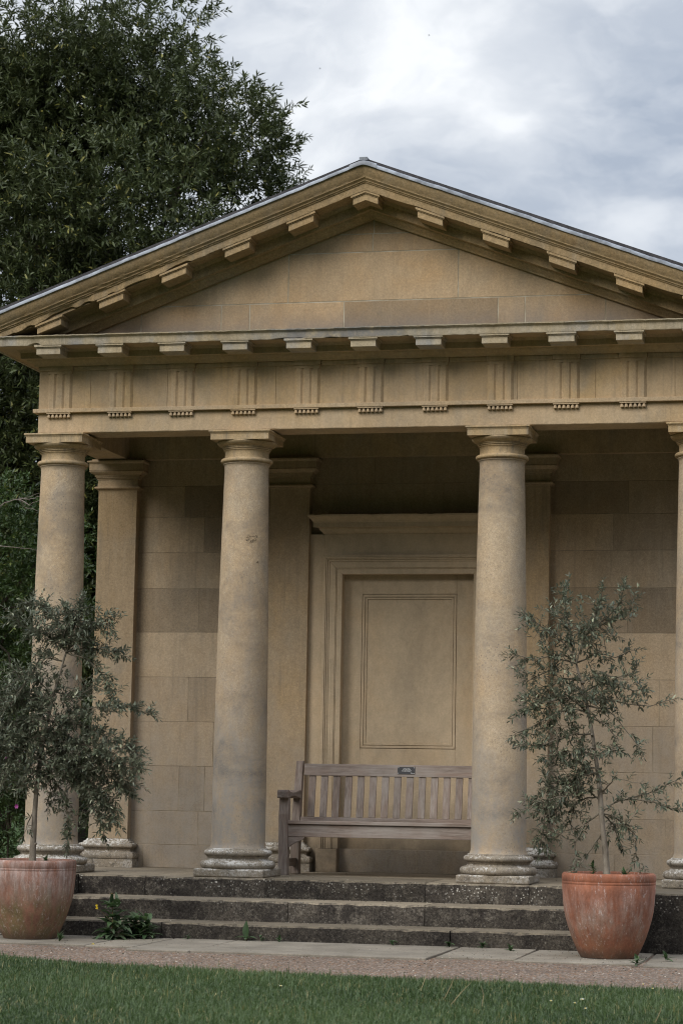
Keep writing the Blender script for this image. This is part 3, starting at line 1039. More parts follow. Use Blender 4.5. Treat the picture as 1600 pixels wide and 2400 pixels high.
# half glyph, flat, glyph, flat, glyph, flat, half glyph across the face
xsec = [(-w, -0.002), (-w + 0.017, -d)]
for cx in (-0.0345, 0.0345):
    xsec += [(cx - gw, -d), (cx, -0.0065), (cx + gw, -d)]
xsec += [(w - 0.017, -d), (w, -0.002)]
poly = xsec + [(w, 0.03), (-w, 0.03)]
m.prism(poly, 'z', 3.6005, 3.878)
m.prism([(-w, -d), (w, -d), (w, 0.03), (-w, 0.03)], 'z', 3.8785, 3.9035)
m.prism([(-w - 0.006, -d - 0.010), (w + 0.006, -d - 0.010), (w + 0.006, 0.03), (-w - 0.006, 0.03)], 'z', 3.9038, 3.9382)
tri0 = m.build('triglyph', M_FRIEZE, FRI)
for i in range(11):
    c = tri0 if i == 0 else copy_tree(tri0)
    c.parent = FRI
    if i == 0:
        base_loc = tri0.location.copy()
    c.location = base_loc + Vector((0.5 * (i - 5), 0, 0))

# horizontal cornice swept round the front and both sides
PC = [(-0.22, 3.939), (0.030, 3.939), (0.036, 3.946), (0.040, 3.952), (0.062, 3.963), (0.078, 3.977), (0.084, 3.986), (0.118, 3.987), (0.120, 4.034), (0.128, 4.037), (0.134, 4.046), (0.146, 4.055),
      (0.292, 4.056), (0.293, 4.050), (0.318, 4.050), (0.320, 4.056), (0.320, 4.104), (0.324, 4.107), (0.326, 4.110), (0.338, 4.116), (0.344, 4.121), (0.345, 4.129), (0.02, 4.150), (-0.22, 4.152)]
m = MB()
cn = vnoise(31)
rings = [[(-(XH + o), 6.0, z) for o, z in PC]]
ns = 330
for i in range(ns + 1):
    t = i / ns
    ring = []
    xx = -XH + 2 * XH * t
    big = max(0, cn(xx * 7.3 + 40) - 0.74) * 0.10
    if xx > 0.32 or -2.2 < xx < -0.62:
        big *= 0.12
    if -0.62 < xx < 0.32:
        big += 0.040 * max(0, cn(xx * 9) - 0.45)
    sm = 0.0035 * cn(xx * 45)
    for j, (o, z) in enumerate(PC):
        x = (-(XH + o)) + 2 * (XH + o) * t
        y = -o
        if 13 <= j <= 15:
            z += (big + sm)
            y += big * 0.4
        if 20 <= j <= 21:
            z -= 0.004 * cn(xx * 41) + 0.006 * max(0, cn(xx * 17) - .6) + 0.02 * big
            y += 0.005 * cn(xx * 39)
        ring.append((x, y, z))
    rings.append(ring)
rings.append([((XH + o), 6.0, z) for o, z in PC])
m.rings(rings)
kk = len(PC)
for f in range(len(rings) - 1):
    for k in range(0, 12):
        m.mi[f * kk + k] = 1
CORN = m.build('cornice', [M_CORN, M_FRIEZE], TEMPLE, smooth=30)


def mutule_mesh(m, zf, slope_sign):
    """zf(x) gives the height of the soffit above x (0 for level)"""
    xs_ = [-0.097, 0.0, 0.097] if slope_sign == 0 else [-0.097, 0.097]
    for h, y0, z0, z1 in [(0.097, -0.300, 3.982, 4.030), (0.103, -0.306, 4.0302, 4.038), (0.112, -0.315, 4.0382, 4.0575)]:
        rings = []
        for f in (-1, 0, 1):
            x = h * f
            rings.append([(x, y0, z0 + zf(x)), (x, -0.122, z0 + zf(x)), (x, -0.122, z1 + zf(x)), (x, y0, z1 + zf(x))])
        m.rings(rings)


m = MB()
mutule_mesh(m, lambda x: 0, 1)
mut0 = m.build('mutule', M_CORN, CORN, bevel=0.003)
mb = mut0.location.copy()
for i in range(11):
    c = mut0 if i == 0 else copy_tree(mut0)
    c.parent = CORN
    c.location = mb + Vector((0.5 * (i - 5), 0, 0))

# tympanum stones, cut to the triangle
m = MB()


def clip(poly, a, b, c):
    """keep the side a*x+b*z<=c"""
    out = []
    for i in range(len(poly)):
        p, q = poly[i], poly[(i + 1) % len(poly)]
        dp, dq = a * p[0] + b * p[1] - c, a * q[0] + b * q[1] - c
        if dp <= 0:
            out.append(p)
        if (dp < 0 < dq) or (dq < 0 < dp):
            t = dp / (dp - dq)
            out.append((p[0] + (q[0] - p[0]) * t, p[1] + (q[1] - p[1]) * t))
    return out


zr = [4.10, 4.397, 4.780, 4.9225, 5.06]
cuts = [[-2.6, -1.85, -1.20, -0.9716, -0.2218, 0.9751, 1.1818, 1.7922, 2.6], [-2.0, -0.667, 0.667, 2.0], [-1.2, -0.004, 1.2], [-1, 0.004, 1]]
tones = [[-.02, -.02, -.02, .02, -.24, -.04, -.02, -.06, -.1], [.05, -.03, .02], [-.12, -.14], [-.16, -.16]]
for k in range(4):
    for (a, b), t in zip(zip(cuts[k], cuts[k][1:]), tones[k]):
        g_ = 0.0042
        p = [(a + g_, zr[k] + g_), (b - g_, zr[k] + g_), (b - g_, zr[k + 1] - g_), (a + g_, zr[k + 1] - g_)]
        p = clip(p, SL, 1, 5.05)
        p = clip(p, -SL, 1, 5.05)
        if len(p) >= 3:
            m.prism(p, 'y', 0.0, 0.1, 0, t * 1.3)
m.prism([(-2.52, 4.10), (2.52, 4.10), (0, 5.045)], 'y', 0.0018, 0.12, 1)
m.build('tympanum', [M_TYMP, M_JOINT], TEMPLE, bevel=0.0015, seg=1)

# raking cornice
PR = [(-0.10, 5.030), (0.028, 5.030), (0.034, 5.040), (0.038, 5.046), (0.058, 5.058), (0.074, 5.073), (0.080, 5.084), (0.118, 5.088), (0.120, 5.160), (0.128, 5.164), (0.136, 5.176), (0.148, 5.187),
      (0.292, 5.190), (0.293, 5.184), (0.318, 5.184), (0.320, 5.190), (0.321, 5.240), (0.330, 5.243), (0.331, 5.252), (0.341, 5.254), (0.342, 5.262), (0.352, 5.270), (0.360, 5.276), (0.361, 5.283),
      (0.370, 5.296), (0.384, 5.318), (0.396, 5.346), (0.398, 5.362), (-0.10, 5.364)]
m = MB()
rn = vnoise(47)
rings = []
XR = 3.066
ns = 380
for i in range(ns + 1):
    x = -XR + 2 * XR * i / ns
    left_ = 1.0 if x < -1.35 else (0.25 if x < 0 else 0.15)
    big = left_ * (0.105 * max(0, rn(x * 4.6 + 9) - 0.5) + 0.04 * max(0, rn(x * 15) - 0.4))
    sm = 0.0045 * rn(x * 37) * (1 if x < -1 else 0.5)
    ring = []
    for j, (o, z) in enumerate(PR):
        zz = z - SL * abs(x)
        y = -o
        if 13 <= j <= 15:
            zz += big + sm
            y += big * 0.5
        if 16 <= j <= 23:
            y += 0.007 * left_ * rn(x * 29 + j * 0.7)
            zz += 0.004 * left_ * (rn(x * 21 + j) - .5)
        if j <= 12 or j == len(PR) - 1:
            zz = max(zz, 4.106 + 0.0004 * j)
        else:
            zz = max(zz, 4.112 + 0.0006 * j if o < 0.345 else 4.05)
        ring.append((x, y, zz))
    rings.append(ring)
m.rings(rings)
RAKE = m.build('raking_cornice', M_RAKE, TEMPLE, smooth=30)
DZ = 5.111 - 3.982
for i in range(-5, 6):
    m = MB()
    if i == 0:
        mutule_mesh(m, lambda x: DZ - SL * abs(x), 1)
    else:
        mutule_mesh(m, (lambda x, i=i: DZ - SL * abs(0.5 * i) - SL * x * (1 if i > 0 else -1)), 1)
    o = m.build('mutule', M_RAKE, RAKE, bevel=0.006 if i < -1 else 0.003)
    o.location.x += 0.5 * i

# roof: slate slopes, lead drip along the front edge, lead saddle at the apex
m = MB()
for s in (-1, 1):
    p = [(0.0, 5.394), (s * 3.12, 5.394 - SL * 3.12), (s * 3.12, 5.420 - SL * 3.12), (0.0, 5.420)]
    if s < 0:
        p = p[::-1]
    m.prism(p, 'y', -0.372, 6.05)
ROOF = m.build('roof', M_SLATE, TEMPLE)
m = MB()
PL = [(0.3, 5.3645), (0.402, 5.3650), (0.409, 5.358), (0.412, 5.360), (0.412, 5.374), (0.407, 5.384), (0.392, 5.3915), (0.3, 5.3935)]
rings = []
ln = vnoise(53)
for i in range(161):
    x = -3.09 + 6.18 * i / 160
    w_ = 0.003 * (ln(x * 6) - 0.5) + 0.003 * (ln(x * 19) - .5)
    rings.append([(x, -o - w_, z - SL * abs(x) + w_) for o, z in PL])
m.rings(rings)
m.build('lead_flashing', M_LEAD, ROOF, smooth=40)
m = MB()
rings = []
for i in range(13):
    x = -0.105 + 0.21 * i / 12
    zz = -SL * math.sqrt(x * x + 0.0004) + 0.006
    rings.append([(x, -o - 0.006, z + zz + (0.005 if z > 5.38 else -0.002)) for o, z in PL[1:-1]] + [(x, 6.0, 5.412 + zz), (x, 6.0, 5.39 + zz)])
m.rings(rings)
m.box(-0.032, 0.030, -0.40, 5.9, 5.395, 5.420)
m.build('ridge_cap', M_LEAD, ROOF, smooth=35)

m = MB()
m.box(-2.43, 2.43, 0.275, 1.49, 3.90, 3.95)
m.build('ceiling', M_PLASTER, TEMPLE)
for o in list(bpy.data.objects):
    if o.name.startswith(('rear_chamber', 'mortar')):
        pass
# ------------------------------------------------------------------ bench
BX0, BX1 = -0.807, 1.031
BENCH = thing('garden_bench', 'weathered grey teak bench with a small black plaque before the blind door', 'bench', (0.112, 0.8, 0))
rr = random.Random(5)


def member(name, m, mat, **k):
    return m.build(name, mat, BENCH, bevel=0.004, **k)


for x0 in (BX0, BX1 - 0.075):
    m = MB()       # front leg, swelling towards the arm
    pr = [(0.0, 0.0, 0.072), (0.40, 0.0, 0.072), (0.47, -0.004, 0.076), (0.54, 0.004, 0.066), (0.594, 0.01, 0.058)]
    rings = [[(x0, 0.585 + a, z), (x0 + 0.075, 0.585 + a, z), (x0 + 0.075, 0.585 + a + d, z), (x0, 0.585 + a + d, z)] for z, a, d in pr]
    m.rings(rings, 0, True, rr.uniform(-.08, .05))
    member('front_leg', m, M_WZ)
    m = MB()       # rear leg running up into the raked back post
    pr = [(0.0, 0.955, .075), (0.42, 0.955, .075), (0.55, 0.972, .065), (0.89, 1.035, 0.055)]
    xo = 0.012 if x0 < 0 else 0.0
    rings = [[(x0 + xo * (z / 0.89) * 1.6, y, z), (x0 + 0.075, y, z), (x0 + 0.075, y + d, z), (x0 + xo * (z / 0.89) * 1.6, y + d, z)] for z, y, d in pr]
    m.rings(rings, 0, True, rr.uniform(-.12, .0))
    member('back_post', m, M_WZ)
    m = MB()       # scrolled arm
    ys = [(0.545, 0.600, 0.640), (0.550, 0.594, 0.652), (0.565, 0.592, 0.658), (0.585, 0.593, 0.656), (0.605, 0.598, 0.650), (0.65, 0.606, 0.641), (0.72, 0.612, 0.637), (0.80, 0.610, 0.641), (0.88, 0.600, 0.652), (0.94, 0.592, 0.657), (0.985, 0.592, 0.655)]
    rings = [[(x0 - 0.006, y, a), (x0 + 0.082, y, a), (x0 + 0.082, y, b), (x0 - 0.006, y, b)] for y, a, b in ys]
    m.rings(rings, 0, True, -.12)
    member('armrest', m, M_WY)
    m = MB()
    m.box(x0 + 0.02, x0 + 0.055, 0.658, 0.954, 0.064, 0.125, 0, -.25)
    member('stretcher', m, M_WY)
    m = MB()
    m.box(x0 + 0.018, x0 + 0.056, 0.658, 0.954, 0.30, 0.385, 0, -.2)
    member('side_rail', m, M_WY)
m = MB()
m.box(BX0 + 0.076, BX1 - 0.076, 0.590, 0.622, 0.297, 0.392, 0, 0.0)
member('front_rail', m, M_WX)
for s, xa in ((1, BX0 + 0.0755), (-1, BX1 - 0.0755)):
    m = MB()
    q = [(0, 0.2965), (0.134, 0.2965), (0.128, 0.284), (0.112, 0.272), (0.085, 0.262), (0.055, 0.248), (0.025, 0.231), (0.008, 0.214), (0, 0.210)]
    m.prism([(xa + s * a, z) for a, z in q], 'y', 0.595, 0.617, 0, 0.02)
    member('corner_bracket', m, M_WX)
for k, (a, b) in enumerate([(0.572, 0.640), (0.650, 0.712), (0.722, 0.784), (0.794, 0.856), (0.866, 0.925)]):
    m = MB()
    dz = -0.012 * k / 4
    m.box(BX0 + (0.076 if k == 0 else 0.02), BX1 - (0.076 if k == 0 else 0.02), a, b, 0.3955 + dz, 0.4225 + dz, 0, rr.uniform(-.05, .06))
    member('seat_slat', m, M_WX)


def back_y(z):
    return 0.962 + (z - 0.42) * 0.145


def tilted_box(m, x0, x1, z0, z1, th, off=0.0, tone=0.0):
    rings = []
    for z in (z0, z1):
        y = back_y(z) + off
        rings.append([(x0, y, z), (x1, y, z), (x1, y + th, z), (x0, y + th, z)])
    m.rings(rings, 0, True, tone)


m = MB()
tilted_box(m, BX0 + 0.088, BX1 - 0.075, 0.774, 0.868, 0.036, 0, 0.0)
TOPR = member('top_rail', m, M_WX)
m = MB()
tilted_box(m, BX0 + 0.076, BX1 - 0.076, 0.412, 0.448, 0.036, 0.0, -.1)
member('lower_rail', m, M_WX)
for k in range(17):
    m = MB()
    x = -0.677 + k * 0.0989
    if x + 0.057 > BX1 - 0.07:
        break
    tilted_box(m, x, x + 0.0565, 0.4485, 0.7735, 0.016, 0.010, rr.uniform(-.16, .12))
    member('back_slat', m, M_WZ)
# plaque on the top rail
m = MB()
px0, px1, pz0, pz1 = 0.0425, 0.1820, 0.796, 0.852
tilted_box(m, px0, px1, pz0, pz1, 0.004, -0.0042)
PLAQ = m.build('plaque', M_PLAQUE, BENCH)
m = MB()
for (xa, xb, z, t) in [(0.088, 0.142, 0.8405, .0022), (0.085, 0.146, 0.8325, .0026), (0.076, 0.153, 0.8245, .0022), (0.079, 0.150, 0.8175, .0022)]:
    x = xa
    while x < xb - 0.003:                           # four rows of small pale lettering, word by word
        w_ = rr.choice((0.004, 0.007, 0.010, 0.013))
        tilted_box(m, x, min(x + w_, xb), z - t / 2, z + t / 2, 0.001, -0.0053)
        x += w_ + 0.003
for x in (px0 + 0.007, px1 - 0.007):
    for z in (pz0 + 0.007, pz1 - 0.006):
        y = back_y(z) - 0.0042
        ms = MB()
        ms.rings([[(x + 0.0032 * math.cos(a * math.pi / 4), y - d, z + 0.0032 * math.sin(a * math.pi / 4)) for a in range(8)] for d in (-0.001, 0.002)])
        ms.build('screw', M_WHITE, PLAQ)
m.build('lettering', M_WHITE, PLAQ)
cu = bpy.data.curves.new('emblem_lettering', 'FONT')
cu.body = 'Kew'
cu.size = 0.013
cu.extrude = 0.0004
tmp = bpy.data.objects.new('emblem_lettering', cu)
me_ = bpy.data.meshes.new_from_object(tmp)
bpy.data.objects.remove(tmp)
me_.materials.clear()
me_.materials.append(M_WHITE)
tx = bpy.data.objects.new('emblem_lettering', me_)
COL.objects.link(tx)
tx.parent = PLAQ
tx.rotation_euler = (R(90) - math.atan(0.145), 0, 0)
tx.location = Vector((0.148, back_y(0.800) - 0.0052, 0.8005)) - BENCH.location - PLAQ.location

# ------------------------------------------------------------------ terracotta pots


POT_PROF = [(0.170, GZ + 0.002), (0.186, GZ + 0.004), (0.192, GZ + 0.016), (0.200, -0.372), (0.2195, -0.330), (0.244, -0.272), (0.2640, -0.214), (0.2812, -0.155), (0.2945, -0.096), (0.3012, -0.036),
            (0.3055, 0.022), (0.3078, 0.074), (0.3060, 0.078), (0.3080, 0.081), (0.3086, 0.092), (0.3066, 0.0955), (0.3090, 0.099), (0.3105, 0.118), (0.3100, 0.132), (0.3050, 0.145), (0.2960, 0.151), (0.2860, 0.149), (0.2790, 0.140), (0.2750, 0.125), (0.272, 0.085)]


def pot(name, label, x, y, mat, rough_seed, k=1.0, grooves=True):
    P0 = thing(name, label, 'plant pot', (x, y, GZ), 'terracotta pots at the foot of the steps')
    m = MB()
    w = vnoise(rough_seed)
    pf = [(r * k, GZ + (z - GZ) * k) for r, z in POT_PROF]
    fine = []
    for (r0, z0), (r1, z1) in zip(pf, pf[1:]):
        fine.append((r0, z0))
    fine.append(pf[-1])
    m.lathe(fine, x, y, 96, 0, True, lambda a, z: 0.006 * (w(a * 2 + z) - .5))
    m.build('pot_body', mat, P0, smooth=50)
    m = MB()
    pr = [(0.274 * k - 0.02 * i * 0, GZ + (0.108 - GZ) * k) for i in range(1)]
    zs = GZ + (0.112 - GZ) * k
    rings_ = [(0.276 * k, zs - 0.03), (0.2745 * k, zs - 0.002), (0.2 * k, zs + 0.006), (0.1 * k, zs + 0.010), (0.02, zs + 0.012)]
    m.lathe(rings_, x, y, 40, 0, True)
    m.build('potting_grit', M_POTGRIT, P0, smooth=60)
    m = MB()
    q = random.Random(rough_seed)
    for i in range(420):
        a, r = q.uniform(0, 6.283), 0.265 * k * math.sqrt(q.random())
        s = q.uniform(0.003, 0.008)
        cx, cy = x + r * math.cos(a), y + r * math.sin(a)
        cz = zs + 0.012 - 0.012 * (r / 0.27)
        m.add([(cx + s, cy, cz), (cx, cy + s * .8, cz), (cx - s, cy, cz), (cx, cy - s * .7, cz), (cx, cy, cz + s * .9), (cx, cy, cz - s * .5)],
              [(0, 1, 4), (1, 2, 4), (2, 3, 4), (3, 0, 4), (1, 0, 5), (2, 1, 5), (3, 2, 5), (0, 3, 5)])
    o = m.build('grit_stones', M_POTGRIT, P0)
    o['kind'] = 'stuff'
    return P0


XPR, YPR = 2.017, -1.60
pl_ = at(74, 2100, -1.50)
XPL, YPL = pl_.x, -1.50
pot('terracotta_pot', 'orange terracotta pot with a pale bloom band beside the right end of the steps', XPR, YPR, M_POT_R, 3)
pot('terracotta_pot', 'weathered greyish terracotta pot at the left end of the steps', XPL, YPL, M_POT_L, 8, 0.99)

# ------------------------------------------------------------------ olive trees


def olive(name, label, base_uv, y0, trunk, limbs, seed, leaf_k=1.0, DK=2.6, fills=()):
    """trunk and limbs are lists of places measured on the photograph at the pot's depth; each limb also bends towards or away from the viewer"""
    rng = np.random.default_rng(seed)
    q = random.Random(seed)
    b = at(*base_uv, y0)
    T = thing(name, label, 'olive tree', tuple(b), 'olive trees standing in the pots')
    m = MB()
    pts = [at(u, v, y0 + 0.02 * math.sin(i * 1.3)) for i, (u, v) in enumerate(trunk)]
    pts[0] = Vector((pts[0].x, y0, pts[0].z - 0.04))
    n = len(pts)
    rad = [0.0225 * (1 - 0.72 * i / (n - 1)) * (1 + 0.10 * q.uniform(-1, 1)) for i in range(n)]
    rad[0] *= 1.3
    m.tube(pts, rad, 10)
    for i in range(7):                               # knots
        k = q.randrange(0, n - 2)
        p = pts[k].lerp(pts[k + 1], q.random())
        a = q.uniform(0, 6.28)
        d = Vector((math.cos(a), math.sin(a), 0.35))
        m.tube([p, p + d * 0.024, p + d * 0.034], [0.011, 0.010, 0.007], 7)
    m.build('trunk', M_OLIVEBARK, T, smooth=60)
    m = MB()
    P, D, N, L, W = [], [], [], [], []

    def sprig(p, d, ln, per):
        d = d.normalized()
        pp = [p]
        dd = d.copy()
        steps = 6
        for s in range(steps):
            dd = (dd + Vector((q.uniform(-.13, .13), q.uniform(-.13, .13), q.uniform(-.16, .07)))).normalized()
            pp.append(pp[-1] + dd * (ln / steps))
        m.tube(pp, [0.0017 - 0.0011 * i / steps for i in range(steps + 1)], 4)
        pairs = max(3, int(per * ln / 0.0145))
        side0 = dd.cross(Vector((q.uniform(-1, 1), q.uniform(-1, 1), 1))).normalized()
        for j in range(pairs):
            t = (j + 0.7) / pairs
            k = min(int(t * steps), steps - 1)
            pos = pp[k].lerp(pp[k + 1], t * steps - k)
            ax = (pp[k + 1] - pp[k]).normalized()
            up = side0 if j % 2 else ax.cross(side0).normalized()
            for sg in (-1, 1):
                if q.random() < 0.14:
                    continue
                lat = (up * sg + Vector((q.uniform(-.35, .35), q.uniform(-.35, .35), q.uniform(-.3, .3)))).normalized()
                ld = (ax * q.uniform(0.45, 1.0) + lat * 0.85).normalized()
                P.append(pos), D.append(ld)
                nn = (Vector((0, 0, 1)) - ld * ld.z + Vector((q.uniform(-.5, .5), q.uniform(-.5, .5), q.uniform(-.2, .4))))
                N.append(nn)
                ll = 0.050 * leaf_k * q.uniform(0.55, 1.25) * (1 - 0.35 * t)
                L.append(ll), W.append(ll * q.uniform(0.30, 0.44))
        P.append(pp[-1]), D.append(dd), N.append(Vector((q.uniform(-1, 1), q.uniform(-1, 1), .3))), L.append(0.035 * leaf_k), W.append(0.009)

    nodes = [p for p in pts[2:]]
    for path, dens, spread, slen in limbs:
        dep = q.uniform(-1, 1)
        base_y = y0
        ws = []
        nn_ = len(path)
        # the first place of a limb lies on the trunk; it leans towards or away from the viewer as it goes out
        amp = q.choice((-1, 1)) * q.uniform(0.04, 0.20)
        for i, (u, v) in enumerate(path):
            ws.append(at(u, v, base_y + amp * (i / max(1, nn_ - 1)) + q.uniform(-.012, .012)))
        # refine
        fine = []
        for a, c in zip(ws, ws[1:]):
            for t in range(4):
                fine.append(a.lerp(c, t / 4) + Vector((q.uniform(-.004, .004), q.uniform(-.004, .004), q.uniform(-.004, .004))))
        fine.append(ws[-1])
        r0 = 0.005
        nodes += fine[2:]
        m.tube(fine, [r0 * (1 - 0.82 * i / (len(fine) - 1)) + 0.001 for i in range(len(fine))], 6)
        length = sum((c - a).length for a, c in zip(fine, fine[1:]))
        cnt = int(dens * DK * length / 0.05)
        for k in range(cnt):
            t = 0.12 + 0.88 * (k + q.random()) / max(cnt, 1)
            i = min(int(t * (len(fine) - 1)), len(fine) - 2)
            pos = fine[i].lerp(fine[i + 1], t * (len(fine) - 1) - i)
            ax = (fine[i + 1] - fine[i]).normalized()
            rd = Vector((q.gauss(0, 1), q.gauss(0, 1), q.gauss(0.15, 0.9))).normalized()
            d = (ax * q.uniform(0.2, 0.9) + rd * spread).normalized()
            sprig(pos, d, slen * q.uniform(0.5, 1.3), 1.0)
        sprig(fine[-1], (fine[-1] - fine[-3]), slen, 1.0)
    for (fu, fv, ru, rv, cnt) in fills:               # small side shoots that fill the crown, each grown from the nearest branch
        for k in range(cnt):
            a, r = q.uniform(0, 6.283), math.sqrt(q.random())
            dep = q.uniform(-.20, .17) * (1 - 0.5 * r * r)
            p = at(fu + ru * r * math.cos(a), fv + rv * r * math.sin(a), y0 + dep)
            nb_ = min(nodes, key=lambda s: (s - p).length)
            g_ = p - nb_
            if g_.length > 0.03:
                mid = nb_.lerp(p, .55) + Vector((q.uniform(-.2, .2), q.uniform(-.2, .2), q.uniform(-.05, .25))) * g_.length * .5
                c1 = [nb_, nb_.lerp(mid, .55), mid, mid.lerp(p, .6), p]
                m.tube(c1, [.0024, .0022, .002, .0018, .0016], 4)
            out = (p - at(fu, fv, y0)).normalized()
            d = (out * .55 + Vector((q.gauss(0, .6), q.gauss(0, .6), q.gauss(.28, .6)))).normalized()
            sprig(p, d, q.uniform(.05, .12), 1.0)
    m.build('branches', M_OLIVETWIG, T, smooth=60)
    leaf_mesh('foliage', np.array(P), np.array(D), np.array(N), np.array(L), np.array(W), rng.random(len(P)), M_LEAF_OLIVE, T, bend=0.10)
    return len(P)


nl = olive('olive_tree', 'dense grey green olive tree filling the left side in front of the end column', (77, 2018), YPL,
           [(77, 2018), (78, 1985), (80, 1950), (82, 1905), (86, 1855), (92, 1800), (100, 1745), (112, 1690), (126, 1630), (140, 1580), (152, 1540), (158, 1525)],
           [([(156, 1530), (135, 1505), (100, 1485), (60, 1470), (30, 1440)], 2.2, 1.0, .10),
            ([(157, 1527), (150, 1480), (130, 1440), (100, 1420), (70, 1415)], 2.6, 1.0, .10),
            ([(157, 1527), (170, 1480), (185, 1440), (190, 1415)], 2.8, 1.0, .10),
            ([(157, 1527), (190, 1490), (225, 1465), (262, 1445)], 3.0, 0.9, .09),
            ([(157, 1527), (150, 1490), (165, 1450), (155, 1430)], 2.6, 1.1, .10),
            ([(157, 1527), (195, 1520), (235, 1520), (265, 1530), (285, 1535)], 2.6, 0.9, .09),
            ([(156, 1530), (205, 1545), (240, 1580), (262, 1620), (275, 1650)], 1.7, 0.9, .09),
            ([(148, 1550), (110, 1540), (90, 1560), (60, 1600), (35, 1570)], 1.8, 0.9, .09),
            ([(126, 1630), (95, 1600), (80, 1570), (95, 1540)], 1.5, 1.0, .09),
            ([(130, 1620), (165, 1630), (200, 1620), (225, 1600)], 1.5, 1.0, .08),
            ([(112, 1690), (80, 1650), (40, 1640), (5, 1630)], 3.0, 1.0, .11),
            ([(112, 1690), (70, 1690), (25, 1700), (-30, 1690)], 3.2, 1.0, .12),
            ([(120, 1660), (95, 1640), (60, 1620), (20, 1660)], 2.4, 1.0, .11),
            ([(105, 1720), (60, 1740), (20, 1760), (-30, 1770)], 3.2, 1.0, .12),
            ([(100, 1745), (60, 1780), (30, 1810), (0, 1840), (-25, 1870)], 2.4, 1.0, .11),
            ([(105, 1720), (140, 1690), (180, 1670), (215, 1660), (260, 1650), (310, 1660), (350, 1675)], 2.0, 0.8, .08),
            ([(112, 1690), (150, 1690), (190, 1700), (235, 1720), (290, 1740), (320, 1760)], 2.4, 0.9, .10),
            ([(105, 1720), (150, 1740), (195, 1745), (240, 1760), (280, 1790), (320, 1800)], 3.2, 1.0, .11),
            ([(100, 1745), (140, 1770), (180, 1790), (225, 1810), (270, 1825), (300, 1850)], 3.2, 1.0, .11),
            ([(96, 1770), (140, 1810), (185, 1830), (225, 1860), (255, 1890)], 2.8, 1.0, .11),
            ([(96, 1770), (130, 1830), (155, 1880), (160, 1930), (158, 1975)], 1.6, 0.8, .09),
            ([(100, 1745), (150, 1780), (200, 1850), (230, 1910), (245, 1955)], 1.7, 0.8, .09),
            ([(100, 1745), (170, 1790), (230, 1850), (262, 1900), (270, 1925)], 1.6, 0.8, .09),
            ([(92, 1800), (60, 1830), (40, 1850), (65, 1845)], 1.8, 1.0, .09),
            ([(105, 1720), (100, 1760), (70, 1800), (95, 1830)], 2.2, 1.0, .10),
            ([(110, 1700), (140, 1720), (165, 1740), (150, 1790)], 3.0, 1.1, .11),
            ([(104, 1730), (60, 1720), (45, 1740), (10, 1800)], 2.8, 1.1, .11),
            ([(94, 1790), (120, 1800), (120, 1845), (112, 1890)], 1.4, 0.9, .08),
            ([(84, 1890), (66, 1930), (55, 1960)], 0.6, 0.6, .06)], 21, 1.0, 1.7, [(165, 1475, 105, 55, 80), (60, 1650, 95, 80, 110), (165, 1755, 115, 75, 120), (245, 1800, 85, 75, 90), (50, 1765, 85, 70, 80), (190, 1640, 75, 50, 34), (120, 1690, 60, 60, 40), (205, 1870, 70, 50, 30)])
